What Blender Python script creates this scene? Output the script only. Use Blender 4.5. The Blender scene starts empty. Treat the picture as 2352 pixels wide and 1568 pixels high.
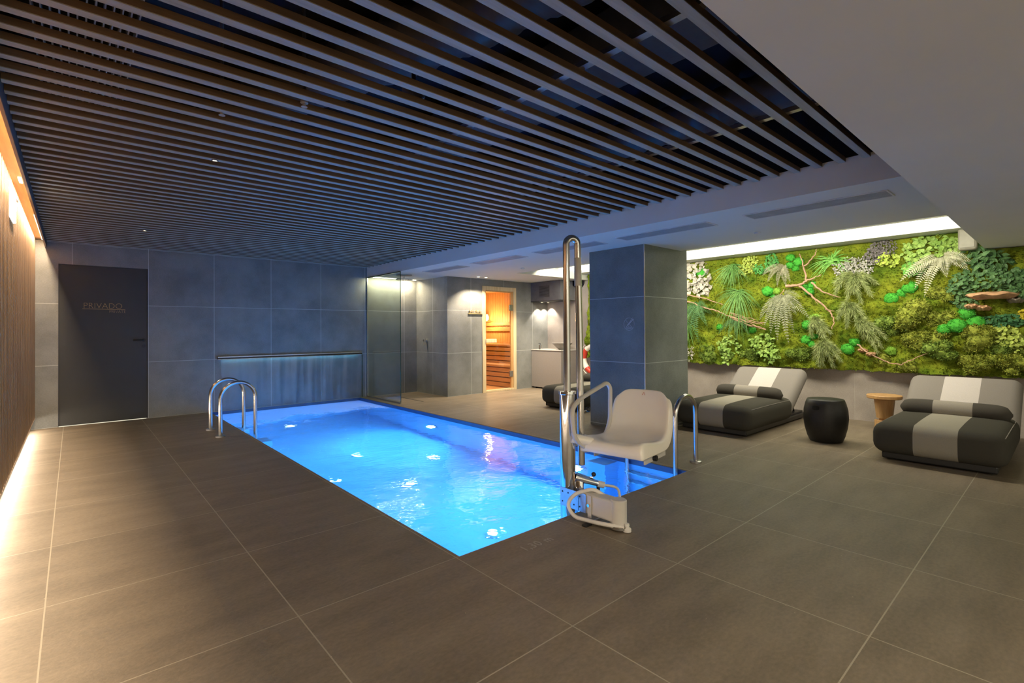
import bpy, bmesh, math, random
from mathutils import Vector, Matrix
S = bpy.context.scene
COL = S.collection
PI = math.pi
random.seed(7)

# ------------------------------------------------------------------ camera, world, exposure
def make_camera():
    yaw, p, r, f_px, cy = 0.723634762, 0.00883326499, -0.00645203592, 1141.10592, 748.067661
    f = Vector((math.sin(yaw) * math.cos(p), math.cos(yaw) * math.cos(p), math.sin(p)))
    rt = Vector((math.cos(yaw), -math.sin(yaw), 0)); up = rt.cross(f)
    c, s = math.cos(r), math.sin(r)
    rt2 = c * rt + s * up; up2 = -s * rt + c * up
    cd = bpy.data.cameras.new('camera'); co = bpy.data.objects.new('camera', cd); COL.objects.link(co)
    m = Matrix((rt2, up2, -f)).transposed().to_4x4(); m.translation = Vector((0, 0, 1.22)); co.matrix_world = m
    cd.sensor_width = 36; cd.lens = 36 * f_px / 2352
    cd.shift_x = 0; cd.shift_y = -(784 - cy) / 2352
    cd.clip_start = 0.05; cd.clip_end = 60
    S.camera = co
make_camera()
S.view_settings.view_transform = 'Standard'; S.view_settings.look = 'None'
S.view_settings.gamma = 1; S.view_settings.use_curve_mapping = False
S.view_settings.exposure = 0.0
W = bpy.data.worlds.new('world'); S.world = W; W.use_nodes = True
W.node_tree.nodes['Background'].inputs[0].default_value = (1.0, 0.93, 0.70, 1)
W.node_tree.nodes['Background'].inputs[1].default_value = 0.95
S.cycles.sample_clamp_indirect = 6.0
S.cycles.max_bounces = 14; S.cycles.diffuse_bounces = 5; S.cycles.glossy_bounces = 5
S.cycles.transmission_bounces = 10; S.cycles.transparent_max_bounces = 16

def area(name, loc, rot, sx, sy, power, color, shape='RECTANGLE', spread=180):
    d = bpy.data.lights.new(name, 'AREA'); d.shape = shape; d.size = sx; d.size_y = sy
    d.energy = power; d.color = color; d.spread = math.radians(spread)
    o = bpy.data.objects.new(name, d); COL.objects.link(o); o.location = loc; o.rotation_euler = rot
    return o
def spot(name, loc, target, power, color, angle=60, blend=.5, radius=.03):
    d = bpy.data.lights.new(name, 'SPOT'); d.energy = power; d.color = color
    d.spot_size = math.radians(angle); d.spot_blend = blend; d.shadow_soft_size = radius
    o = bpy.data.objects.new(name, d); COL.objects.link(o); o.location = loc
    o.rotation_euler = (Vector(target) - Vector(loc)).to_track_quat('-Z', 'Y').to_euler()
    return o
WARM = (1.0, .74, .47); NEUT = (1.0, .90, .70); BLUE = (.06, .47, 1.0)
# LED band in the ceiling recess over the moss wall
area('recess_light', (6.45, 3.55, 2.365), (0, math.radians(-28), 0), .12, 5.7, 150, (1.0, .92, .70))
# LED lines at the head and foot of the timber wall
area('timber_head_light', (-.292, 2.6, 2.41), (0, math.radians(10), 0), .02, 12.0, 250, WARM)
area('timber_foot_light', (-.388, 2.6, .135), (0, math.radians(-40), 0), .02, 12.0, 66, (1.0, .86, .68))
# pool lamps on the long wall
area('pool_lamp_light', (3.91, 6.246, -.70), (0, PI / 2, 0), .16, .16, 84, BLUE, 'DISK')
area('pool_lamp_light', (3.91, 3.46, -.64), (0, PI / 2, 0), .16, .16, 88, BLUE, 'DISK')
# added cyan fill at the spout, brightens the back wall near the water
area('spout_fill_light', (2.83, 8.725, .796), (math.radians(-12), 0, 0), 2.2, .012, 13.0, (.22, .70, 1.0))
# downlights
for x, y in ((5.66, 7.34), (5.84, 7.34)):
    spot('sauna_downlight_and_fill', (x, y, 2.21), (x, y + .05, 0), 78, (1.0, .82, .60), 114, .45, .012)
spot('sauna_downlight_and_fill', (6.6, 7.0, 2.21), (6.6, 7.0, 0), 210, (1.0, .84, .62), 100, .8, .03)  # added spot with no fixture, general fill in front of the sauna
area('shower_line_light', (4.62, 8.60, 2.205), (math.radians(15), 0, 0), .9, .025, 22, (1.0, .84, .56))
for x, y in ((7.50, 7.52), (7.69, 7.52)):
    spot('basin_downlight', (x, y, 1.80), (x, y + .02, 0), 36, (1.0, .88, .72), 92, .4, .01)
# hanging spotlight over the lift
spot('track_spotlight_light', (1.40, 2.31, 2.46), (2.90, 1.98, .55), 26, (1.0, .87, .68), 30, .8, .03)
# warm lamps inside the sauna
d_ = bpy.data.lights.new('sauna_lamp_light', 'POINT'); d_.energy = 38; d_.color = (1.0, .62, .28); d_.shadow_soft_size = .08
o_ = bpy.data.objects.new('sauna_lamp_light', d_); COL.objects.link(o_); o_.location = (7.5, 9.45, 1.45)
area('sauna_ceiling_light', (6.5, 8.5, 2.1), (0, 0, 0), .3, .3, 22, (1.0, .66, .34))
for x, y in ((.73, 3.90), (.62, 7.10)):
    spot('deck_spot_light', (x, y, 2.385), (x + .1, y, 0), 30, (1.0, .90, .74), 130, .9, .02)
# added fill lamps in the near soffit, out of view, for ambient light
SOFFIT_FILL = [(.0, -2.2), (1.9, -2.2), (.1, -.6), (1.5, -.6)]
for x, y in SOFFIT_FILL:
    area('soffit_fill_light', (x, y, 2.09), (0, 0, 0), .12, .12, 24, NEUT, 'DISK')

# ------------------------------------------------------------------ materials
def mat(name):
    m = bpy.data.materials.new(name); m.use_nodes = True
    nt = m.node_tree; b = nt.nodes['Principled BSDF']
    return m, nt, b
def N(nt, t, **kw):
    n = nt.nodes.new(t)
    for k, v in kw.items(): setattr(n, k, v)
    return n
def ln(nt, a, b): nt.links.new(a, b)
def math_(nt, op, a, b=None):
    n = N(nt, 'ShaderNodeMath', operation=op)
    for i, v in enumerate((a, b)):
        if v is None: continue
        if isinstance(v, (int, float)): n.inputs[i].default_value = v
        else: ln(nt, v, n.inputs[i])
    return n.outputs[0]
def mixc(nt, fac, a, b):
    n = N(nt, 'ShaderNodeMix', data_type='RGBA')
    for i, v in ((0, fac), (6, a), (7, b)):
        if isinstance(v, (int, float)): n.inputs[i].default_value = v
        elif isinstance(v, tuple): n.inputs[i].default_value = (*v, 1)
        else: ln(nt, v, n.inputs[i])
    return n.outputs[2]
def noise(nt, vec, scale, detail=4, rough=.55, sc=None):
    if sc:
        mp = N(nt, 'ShaderNodeMapping'); mp.inputs['Scale'].default_value = sc; ln(nt, vec, mp.inputs[0]); vec = mp.outputs[0]
    n = N(nt, 'ShaderNodeTexNoise'); n.inputs['Scale'].default_value = scale; n.inputs['Detail'].default_value = detail
    n.inputs['Roughness'].default_value = rough; ln(nt, vec, n.inputs['Vector'])
    return n.outputs[0]
def ramp(nt, fac, pts):
    n = N(nt, 'ShaderNodeValToRGB'); ln(nt, fac, n.inputs[0]); e = n.color_ramp.elements
    while len(e) < len(pts): e.new(.5)
    for q, (p, c) in zip(e, pts): q.position = p; q.color = (*c, 1)
    return n.outputs[0]
def bump(nt, b, h, strength=.2, dist=.01):
    n = N(nt, 'ShaderNodeBump'); n.inputs['Strength'].default_value = strength; n.inputs['Distance'].default_value = dist
    ln(nt, h, n.inputs['Height']); ln(nt, n.outputs[0], b.inputs['Normal'])
def simple(name, col, rough=.5, metal=0, spec=.5, var=.12, nscale=8, bmp=0, sc=None):
    m, nt, b = mat(name)
    tc = N(nt, 'ShaderNodeTexCoord').outputs['Object']
    f = noise(nt, tc, nscale, 4, .6, sc)
    lo = tuple(c * (1 - var) for c in col); hi = tuple(min(1, c * (1 + var)) for c in col)
    ln(nt, ramp(nt, f, [(.3, lo), (.7, hi)]), b.inputs['Base Color'])
    b.inputs['Roughness'].default_value = rough; b.inputs['Metallic'].default_value = metal
    b.inputs['Specular IOR Level'].default_value = spec
    if bmp: bump(nt, b, noise(nt, tc, nscale * 12, 3, .6, sc), bmp, .004)
    return m
def stone(name, c1, c2, grout, u, uo, up, zo, zp, gw, rough, along, spec=.5):
    """large stone tiles with grout lines; u: 'x' or 'y' axis of the joints, second axis zo/zp"""
    m, nt, b = mat(name)
    pos = N(nt, 'ShaderNodeNewGeometry').outputs['Position']
    sp = N(nt, 'ShaderNodeSeparateXYZ'); ln(nt, pos, sp.inputs[0])
    a = sp.outputs['X'] if u == 'x' else sp.outputs['Y']
    c = sp.outputs['Z'] if along != 'floor' else sp.outputs['Y']
    d1 = math_(nt, 'PINGPONG', math_(nt, 'SUBTRACT', a, uo), up / 2)
    d2 = math_(nt, 'PINGPONG', math_(nt, 'SUBTRACT', c, zo), zp / 2)
    g = math_(nt, 'LESS_THAN', math_(nt, 'MINIMUM', d1, d2), gw / 2)
    # tone of each tile
    ia = math_(nt, 'FLOOR', math_(nt, 'DIVIDE', math_(nt, 'SUBTRACT', a, uo), up))
    ib = math_(nt, 'FLOOR', math_(nt, 'DIVIDE', math_(nt, 'SUBTRACT', c, zo), zp))
    cm = N(nt, 'ShaderNodeCombineXYZ'); ln(nt, ia, cm.inputs[0]); ln(nt, ib, cm.inputs[1])
    wn = N(nt, 'ShaderNodeTexWhiteNoise'); ln(nt, cm.outputs[0], wn.inputs['Vector'])
    sc = (1, 1, 1) if along == 'floor' else (1, 1, 5)
    if along == 'floor':
        n1 = noise(nt, pos, 1.6, 6, .62, (1.0, 3.2, 1)); n2 = noise(nt, pos, 40, 3, .6, (1, 1.6, 1))
    else:
        n1 = noise(nt, pos, 2.2, 5, .6); n2 = noise(nt, pos, 60, 4, .65, (1, 1, 2.2))
    f = math_(nt, 'ADD', math_(nt, 'MULTIPLY', n1, .62), math_(nt, 'MULTIPLY', n2, .38))
    f = math_(nt, 'ADD', f, math_(nt, 'MULTIPLY', math_(nt, 'SUBTRACT', wn.outputs[0], .5), .07))
    col = ramp(nt, f, [(.34, c1), (.64, c2)])
    # small pale specks
    vo = N(nt, 'ShaderNodeTexVoronoi'); vo.inputs['Scale'].default_value = 9; ln(nt, pos, vo.inputs['Vector'])
    speck = math_(nt, 'LESS_THAN', vo.outputs[0], .022)
    col = mixc(nt, math_(nt, 'MULTIPLY', speck, .5), col, tuple(min(1, q * 2.6) for q in c2))
    col = mixc(nt, g, col, grout)
    ln(nt, col, b.inputs['Base Color'])
    b.inputs['Roughness'].default_value = rough; b.inputs['Specular IOR Level'].default_value = spec
    h = math_(nt, 'SUBTRACT', n2, math_(nt, 'MULTIPLY', g, .6))
    bump(nt, b, h, .25 if along == 'floor' else .5, .004)
    return m
def wood(name, c1, c2, rough, axis, scale=6):
    m, nt, b = mat(name)
    tc = N(nt, 'ShaderNodeNewGeometry').outputs['Position']
    sc = {'x': (.35, 5, 5), 'y': (5, .35, 5), 'z': (5, 5, .35)}[axis]
    f = noise(nt, tc, scale, 6, .6, sc)
    ln(nt, ramp(nt, f, [(.32, c1), (.68, c2)]), b.inputs['Base Color'])
    b.inputs['Roughness'].default_value = rough
    bump(nt, b, noise(nt, tc, scale * 5, 4, .6, sc), .25, .003)
    return m
def emit(name, col, strength):
    m, nt, b = mat(name)
    b.inputs['Base Color'].default_value = (*[min(1, c) for c in col], 1)
    b.inputs['Emission Color'].default_value = (*col, 1); b.inputs['Emission Strength'].default_value = strength
    return m
def thin_glass(name, tint, rough=.0, ior=1.5, bmp=0, extra=0.0):
    m, nt, b = mat(name); nt.nodes.remove(b)
    out = nt.nodes['Material Output']
    tr = N(nt, 'ShaderNodeBsdfTransparent'); tr.inputs[0].default_value = (*tint, 1)
    gl = N(nt, 'ShaderNodeBsdfGlossy'); gl.inputs['Roughness'].default_value = rough
    fr = N(nt, 'ShaderNodeFresnel'); bf = N(nt, 'ShaderNodeNewGeometry').outputs['Backfacing']
    ln(nt, math_(nt, 'ADD', math_(nt, 'MULTIPLY', bf, 1 / ior - ior), ior), fr.inputs[0])
    mx = N(nt, 'ShaderNodeMixShader'); ln(nt, math_(nt, 'ADD', fr.outputs[0], extra), mx.inputs[0]); ln(nt, tr.outputs[0], mx.inputs[1]); ln(nt, gl.outputs[0], mx.inputs[2])
    ln(nt, mx.outputs[0], out.inputs[0])
    if bmp:
        pos = N(nt, 'ShaderNodeNewGeometry').outputs['Position']
        bn = N(nt, 'ShaderNodeBump'); bn.inputs['Strength'].default_value = bmp; bn.inputs['Distance'].default_value = .02
        ln(nt, noise(nt, pos, 6, 3, .5, (2.2, 1, .25)), bn.inputs['Height'])
        ln(nt, bn.outputs[0], gl.inputs['Normal']); ln(nt, bn.outputs[0], fr.inputs['Normal'])
    return m

M = {}
M['floor'] = stone('floor_stone', (.135, .106, .073), (.235, .186, .130), (.36, .31, .23), 'x', -.093, .8187, .55, .8325, .0055, .5, 'floor')
WT = ((.100, .113, .108), (.190, .212, .202), (.46, .49, .47))
WB = ((.152, .156, .150), (.283, .288, .276), (.52, .53, .51))
M['wall_x'] = stone('wall_stone', *WB, 'x', -.01, .8175, 0, .801, .006, .55, 'x')
M['wall_y'] = stone('wall_stone_side', *WB, 'y', 8.15, .815, 0, .801, .006, .55, 'y')
M['pillar'] = stone('pillar_stone', *WT, 'y', 2.39, .95, .03, .79, .006, .5, 'y')
M['pillar_x'] = stone('pillar_stone_front', *WT, 'x', 4.0, 1.03, .03, .79, .006, .5, 'x')
M['base_wall'] = stone('base_wall_stone', (.27, .235, .21), (.42, .37, .335), (.42, .38, .34), 'y', .31, .8187, -.3, 1.2, .004, .6, 'y')
M['white'] = simple('white_paint', (.65, .66, .61), .75, 0, .3, .03, 1.2)
M['plenum'] = simple('plenum_black', (.010, .011, .016), .8, 0, .2, .3, 3)
M['duct'] = simple('duct_black', (.075, .078, .09), .5, 0, .5, .2, 8)
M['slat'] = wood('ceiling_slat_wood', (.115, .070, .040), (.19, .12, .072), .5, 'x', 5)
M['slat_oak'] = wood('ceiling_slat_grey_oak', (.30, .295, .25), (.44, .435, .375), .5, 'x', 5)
M['timber'] = wood('wall_timber', (.175, .105, .058), (.28, .18, .105), .5, 'z', 7)
M['timber_y'] = wood('cornice_timber', (.26, .155, .08), (.38, .24, .13), .5, 'y', 5)
M['dark_band'] = simple('dark_band', (.05, .055, .07), .6)
M['sauna'] = wood('sauna_wood', (.50, .27, .10), (.66, .39, .17), .5, 'z', 8)
M['sauna_y'] = wood('sauna_bench_wood', (.50, .25, .09), (.64, .36, .15), .5, 'y', 8)
M['frame'] = wood('pine_frame', (.62, .47, .27), (.74, .60, .38), .45, 'z', 6)
M['pine'] = wood('side_table_wood', (.42, .235, .09), (.58, .345, .15), .4, 'z', 6)
M['steel'] = simple('brushed_steel', (.62, .60, .57), .22, 1, .5, .06, 14)
M['steel_r'] = simple('satin_steel', (.50, .49, .47), .34, 1, .5, .08, 20)
M['chrome'] = simple('chrome', (.8, .8, .8), .08, 1)
M['black'] = simple('black_plastic', (.012, .012, .013), .4)
M['drum'] = simple('black_drum', (.016, .015, .014), .45, 0, .4, .2, 30, .1)
M['plastic'] = simple('white_plastic', (.90, .84, .74), .22, 0, .5, .02, 3)
M['housing'] = simple('grey_white_housing', (.62, .58, .52), .4, 0, .5, .04, 6)
M['hose'] = simple('white_hose', (.72, .68, .62), .4)
M['door'] = simple('door_charcoal', (.035, .036, .037), .42, 0, .5, .1, 2)
M['brass'] = simple('brass_letters', (.46, .32, .14), .4, .1)
M['etched'] = simple('etched_mark', (.42, .43, .46), .7)
M['floor_mark'] = simple('etched_floor_mark', (.34, .29, .235), .6, 0, .5, .1, 60)
M['red'] = simple('red_plastic', (.55, .05, .03), .4)
M['pool'] = simple('pool_lining', (.46, .69, .93), .4, 0, .5, .05, 2)
M['pool_trim'] = simple('pool_gutter_dark', (.03, .07, .18), .35)
M['sign'] = emit('sign_lit', (1, .95, .85), 3.0)
M['led'] = emit('led_white', (1.0, .97, .92), 1.6)
M['led_warm'] = emit('led_warm', (1.0, .80, .52), 5.0)
M['lens'] = emit('pool_lens', (.6, .85, 1.0), 7.0)
M['inlet'] = emit('inlet_lens', (.72, .90, 1.0), 3.0)
M['spot_lens'] = emit('downlight_lens', (1, .93, .8), 4.0)
M['lamp_sauna'] = emit('sauna_lamp_shade', (1, .72, .38), 3.5)
M['glass'] = thin_glass('clear_glass', (.80, .87, .84))
M['glass_door'] = thin_glass('door_glass', (.97, .96, .93))
M['glass_edge'] = simple('glass_edge_green', (.02, .07, .05), .15)
M['sheet'] = thin_glass('water_sheet', (.84, .92, .97), .22, 1.33, .22, .10)
M['grille'] = simple('grille_grey', (.34, .34, .335), .6)
M['vent_white'] = simple('vent_rim', (.6, .59, .57), .6)
M['counter'] = simple('counter_stone', (.24, .215, .20), .5, 0, .5, .05, 40)
M['bowl'] = simple('stone_bowl', (.26, .235, .21), .6, 0, .4, .15, 20)
M['panel'] = simple('grey_panel', (.13, .13, .145), .5)
M['speaker'] = simple('speaker_beige', (.24, .23, .18), .5)

def water():
    m, nt, b = mat('pool_water')
    b.inputs['Transmission Weight'].default_value = 1; b.inputs['IOR'].default_value = 1.333
    b.inputs['Roughness'].default_value = .04; b.inputs['Base Color'].default_value = (.66, .90, 1.0, 1)
    pos = N(nt, 'ShaderNodeNewGeometry').outputs['Position']
    h1 = noise(nt, pos, 3.2, 3, .55, (1, 1, 1)); h2 = noise(nt, pos, 13, 2, .5)
    h = math_(nt, 'ADD', math_(nt, 'MULTIPLY', h1, 1.0), math_(nt, 'MULTIPLY', h2, .22))
    bn = N(nt, 'ShaderNodeBump'); bn.inputs['Strength'].default_value = .30; bn.inputs['Distance'].default_value = .05
    ln(nt, h, bn.inputs['Height']); ln(nt, bn.outputs[0], b.inputs['Normal'])
    return m
M['water'] = water()
def foam():
    m, nt, b = mat('foam')
    out = nt.nodes['Material Output']
    pos = N(nt, 'ShaderNodeNewGeometry').outputs['Position']
    sp = N(nt, 'ShaderNodeSeparateXYZ'); ln(nt, pos, sp.inputs[0])
    f1 = noise(nt, pos, 1.3, 5, .6, (1, 1.2, 1)); f2 = noise(nt, pos, 7, 4, .65, (.8, 2.2, 1))
    edge = N(nt, 'ShaderNodeMapRange'); edge.inputs[1].default_value = 6.9; edge.inputs[2].default_value = 8.5; ln(nt, sp.outputs['Y'], edge.inputs[0])
    v = math_(nt, 'ADD', math_(nt, 'MULTIPLY', f1, 2.0), math_(nt, 'MULTIPLY', f2, .35))
    v = math_(nt, 'ADD', v, math_(nt, 'SUBTRACT', math_(nt, 'MULTIPLY', edge.outputs[0], .80), 1.46))
    mr = N(nt, 'ShaderNodeMapRange'); mr.inputs[1].default_value = 0.0; mr.inputs[2].default_value = .16; mr.inputs[4].default_value = .8; ln(nt, v, mr.inputs[0])
    tr = N(nt, 'ShaderNodeBsdfTransparent'); mx = N(nt, 'ShaderNodeMixShader')
    df = N(nt, 'ShaderNodeBsdfTranslucent'); df.inputs[0].default_value = (.86, .90, .97, 1)
    dd = N(nt, 'ShaderNodeBsdfDiffuse'); dd.inputs[0].default_value = (.86, .88, .95, 1)
    m2 = N(nt, 'ShaderNodeMixShader'); m2.inputs[0].default_value = .6; ln(nt, dd.outputs[0], m2.inputs[1]); ln(nt, df.outputs[0], m2.inputs[2])
    ln(nt, mr.outputs[0], mx.inputs[0]); ln(nt, tr.outputs[0], mx.inputs[1]); ln(nt, m2.outputs[0], mx.inputs[2])
    ln(nt, mx.outputs[0], out.inputs[0])
    return m
M['foam'] = foam()
def striped(name, dark, light, w):
    """three-stripe fabric, the pale band centred on local y = 0"""
    m, nt, b = mat(name)
    tc = N(nt, 'ShaderNodeTexCoord').outputs['Object']
    sp = N(nt, 'ShaderNodeSeparateXYZ'); ln(nt, tc, sp.inputs[0])
    k = math_(nt, 'LESS_THAN', math_(nt, 'ABSOLUTE', sp.outputs['Y']), w)
    wv = noise(nt, tc, 260, 2, .5)
    c = mixc(nt, k, dark, light)
    ln(nt, mixc(nt, math_(nt, 'MULTIPLY', wv, .35), c, (.02, .02, .02)), b.inputs['Base Color'])
    b.inputs['Roughness'].default_value = .9; b.inputs['Specular IOR Level'].default_value = .15
    bump(nt, b, wv, .25, .002)
    return m
M['cush_dark'] = striped('lounger_fabric_dark', (.060, .056, .045), (.33, .305, .25), .150)
M['cush_mid'] = striped('lounger_fabric_grey', (.26, .235, .215), (.60, .55, .53), .150)
M['bolster'] = striped('lounger_fabric_bolster', (.075, .068, .058), (.33, .30, .26), .150)
M['piping'] = simple('piping', (.22, .20, .18), .9)

# ------------------------------------------------------------------ mesh helpers
class MB:
    def __init__(s): s.v = []; s.f = []; s.m = []; s.mi = 0
    def add(s, vs, fs):
        o = len(s.v); s.v += [tuple(v) for v in vs]; s.f += [tuple(i + o for i in f) for f in fs]; s.m += [s.mi] * len(fs); return s
    def box(s, x0, x1, y0, y1, z0, z1):
        return s.add([(x, y, z) for z in (z0, z1) for y in (y0, y1) for x in (x0, x1)],
                     [(0, 2, 3, 1), (4, 5, 7, 6), (0, 1, 5, 4), (2, 6, 7, 3), (0, 4, 6, 2), (1, 3, 7, 5)])
    def quad(s, *p): return s.add(p, [tuple(range(len(p)))])
    def tube(s, pts, r, n=12, caps=True, closed=False):
        pts = [Vector(p) for p in pts]; k = len(pts)
        rs = r if isinstance(r, (list, tuple)) else [r] * k
        ring = []; up = None
        for i, p in enumerate(pts):
            a = pts[i - 1] if (i > 0 or closed) else p; b = pts[(i + 1) % k] if (i < k - 1 or closed) else p
            t = (b - a).normalized()
            if up is None:
                up = Vector((0, 0, 1)) if abs(t.z) < .9 else Vector((1, 0, 0))
            u = (up - t * up.dot(t)).normalized(); w = t.cross(u); up = u
            for j in range(n):
                q = 2 * PI * j / n; ring.append(p + (u * math.cos(q) + w * math.sin(q)) * rs[i])
        fs = []
        for i in range(k if closed else k - 1):
            i2 = (i + 1) % k
            for j in range(n): fs.append((i * n + j, i * n + (j + 1) % n, i2 * n + (j + 1) % n, i2 * n + j))
        if caps and not closed: fs += [tuple(range(n))[::-1], tuple((k - 1) * n + j for j in range(n))]
        return s.add(ring, fs)
    def cyl(s, a, b, r, n=20, r2=None): return s.tube([a, b], [r, r if r2 is None else r2], n)
    def lathe(s, prof, c=(0, 0, 0), n=32):
        vs = []; fs = []
        for r, z in prof:
            for j in range(n): q = 2 * PI * j / n; vs.append((c[0] + r * math.cos(q), c[1] + r * math.sin(q), c[2] + z))
        for i in range(len(prof) - 1):
            for j in range(n): fs.append((i * n + j, i * n + (j + 1) % n, (i + 1) * n + (j + 1) % n, (i + 1) * n + j))
        if prof[0][0] > 1e-4: fs.append(tuple(range(n))[::-1])
        if prof[-1][0] > 1e-4: fs.append(tuple((len(prof) - 1) * n + j for j in range(n)))
        return s.add(vs, fs)
    def ball(s, c, r, seg=14, sq=(1, 1, 1), wob=0, seed=0):
        rg = random.Random(seed); vs = []; fs = []; h = seg // 2
        for i in range(h + 1):
            th = PI * i / h
            for j in range(seg):
                q = 2 * PI * j / seg; k = r * (1 + (rg.random() - .5) * wob)
                vs.append((c[0] + k * sq[0] * math.sin(th) * math.cos(q), c[1] + k * sq[1] * math.sin(th) * math.sin(q), c[2] + k * sq[2] * math.cos(th)))
        for i in range(h):
            for j in range(seg): fs.append((i * seg + j, (i + 1) * seg + j, (i + 1) * seg + (j + 1) % seg, i * seg + (j + 1) % seg))
        return s.add(vs, fs)
    def build(s, name, m, parent=None, loc=(0, 0, 0), rot=(0, 0, 0), smooth=None, bevel=0, seg=2, recalc=True):
        me = bpy.data.meshes.new(name); me.from_pydata(s.v, [], s.f)
        for q in (m if isinstance(m, (list, tuple)) else [m]): me.materials.append(q)
        if any(s.m): me.polygons.foreach_set('material_index', s.m)
        bm = bmesh.new(); bm.from_mesh(me)
        if recalc and len(s.f) < 30000: bmesh.ops.recalc_face_normals(bm, faces=bm.faces)
        if bevel: bmesh.ops.bevel(bm, geom=list(bm.edges), offset=bevel, segments=seg, profile=.5, affect='EDGES', clamp_overlap=True)
        bm.to_mesh(me); bm.free()
        o = bpy.data.objects.new(name, me); COL.objects.link(o); o.location = loc; o.rotation_euler = rot
        if parent: o.parent = parent
        if smooth:
            me.polygons.foreach_set('use_smooth', [True] * len(me.polygons))
            if smooth != 'all': me.set_sharp_from_angle(angle=math.radians(smooth))
        return o
def rbox(sx, sy, sz, r, seg=5, puff=0, n=6):
    """rounded cushion block centred in x,y with its bottom at z=0"""
    bm = bmesh.new(); bmesh.ops.create_cube(bm, size=1)
    for v in bm.verts: v.co = Vector((v.co.x * sx, v.co.y * sy, v.co.z * sz))
    bmesh.ops.bevel(bm, geom=list(bm.edges), offset=r, segments=seg, profile=.5, affect='EDGES')
    bmesh.ops.subdivide_edges(bm, edges=[e for e in bm.edges if e.calc_length() > min(sx, sy) * .3], cuts=n, use_grid_fill=True)
    for v in bm.verts:
        if puff:
            k = max(0, 1 - (2 * v.co.x / sx) ** 2) * max(0, 1 - (2 * v.co.y / sy) ** 2)
            v.co.z += puff * k * (1 if v.co.z > 0 else -.0)
        v.co.z += sz / 2
    mb = MB(); bm.verts.index_update(); mb.add([v.co[:] for v in bm.verts], [[v.index for v in f.verts] for f in bm.faces]); bm.free()
    return mb
def arc(c, r, a0, a1, u, w, n=10):
    c = Vector(c); u = Vector(u); w = Vector(w)
    return [c + u * (r * math.cos(a0 + (a1 - a0) * i / n)) + w * (r * math.sin(a0 + (a1 - a0) * i / n)) for i in range(n + 1)]
def round_path(pts, rad, n=6):
    pts = [Vector(p) for p in pts]; out = [pts[0]]
    for i in range(1, len(pts) - 1):
        p = pts[i]; a = (pts[i - 1] - p); b = (pts[i + 1] - p)
        r = min(rad, a.length * .49, b.length * .49); a = p + a.normalized() * r; b = p + b.normalized() * r
        for k in range(n + 1):
            t = k / n; out.append(a * (1 - t) ** 2 + p * 2 * t * (1 - t) + b * t * t)
    out.append(pts[-1]); return out
def thing(name, label, cat, loc=(0, 0, 0), rz=0, group=None):
    o = bpy.data.objects.new(name, None); COL.objects.link(o); o.location = loc; o.rotation_euler = (0, 0, rz)
    return tag(o, label, cat, group)
def tag(o, label, cat, group=None, kind=None):
    o['label'] = label; o['category'] = cat
    if group: o['group'] = group
    if kind: o['kind'] = kind
    return o
def struct(o): o['kind'] = 'structure'; return o
def text(name, body, size, m, parent, loc, rot, ext=.002, sx=1, spacing=1, thin=-.022):
    c = bpy.data.curves.new(name, 'FONT'); c.body = body; c.size = size; c.offset = thin * size; c.extrude = ext; c.space_character = spacing
    c.materials.append(m); o = bpy.data.objects.new(name, c); COL.objects.link(o)
    dg = bpy.context.evaluated_depsgraph_get(); me = bpy.data.meshes.new_from_object(o.evaluated_get(dg))
    bpy.data.objects.remove(o); bpy.data.curves.remove(c)
    for v in me.vertices: v.co.x *= sx
    if not me.materials: me.materials.append(m)
    o = bpy.data.objects.new(name, me); COL.objects.link(o); o.location = loc; o.rotation_euler = rot
    if parent: o.parent = parent
    return o

# ------------------------------------------------------------------ setting
X0, X1 = -.40, 7.80            # timber wall, moss wall
YB, YN = 8.75, -3.5            # back wall, open end of the room behind the photographer
PX0, PX1, PY0, PY1 = 1.567, 3.97, 2.215, 8.72
ZW = -.05
b = MB()
b.box(X0 - .2, PX0, YN, YB, -.04, 0); b.box(PX1, X1 + .2, YN, YB, -.04, 0)
b.box(PX0, PX1, YN, PY0, -.04, 0)
struct(b.build('floor', M['floor']))
# pool shell
b = MB(); D = -1.30
b.box(PX0 - .3, PX1 + .3, PY0 - .3, PY1 + .3, D - .1, D)
b.box(PX0 - .3, PX0, PY0 - .3, PY1 + .3, D, -.04); b.box(PX1, PX1 + .3, PY0 - .3, PY1 + .3, D, -.04)
b.box(PX0, PX1, PY0 - .3, PY0, D, -.04); b.box(PX0, PX1, PY1, PY1 + .3, D, -.04)
b.box(3.77, PX1, 2.95, 3.17, D, -.095)
b.box(PX0, 1.755, 6.25, 6.51, D, -.095); b.box(PX0, 1.745, 7.22, 7.42, D, -.095)
struct(b.build('pool_basin_floor', M['pool']))
b = MB(); b.box(PX1 - .012, PX1, PY0, PY1, -.062, -.004); b.box(PX0, PX1, PY1 - .012, PY1, -.062, -.004)
struct(b.build('trim_1', M['pool_trim']))
b = MB(); b.quad((PX0, PY0, ZW), (PX1, PY0, ZW), (PX1, PY1, ZW), (PX0, PY1, ZW))
struct(b.build('water', M['water'], recalc=False))
b = MB(); b.quad((PX0 + .02, 6.7, ZW + .004), (PX1 - .05, 6.7, ZW + .004), (PX1 - .05, PY1 - .02, ZW + .004), (PX0 + .02, PY1 - .02, ZW + .004))
tag(b.build('foam', M['foam']), 'pale churned foam on the pool under the water sheet', 'foam', None, 'stuff')
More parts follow.
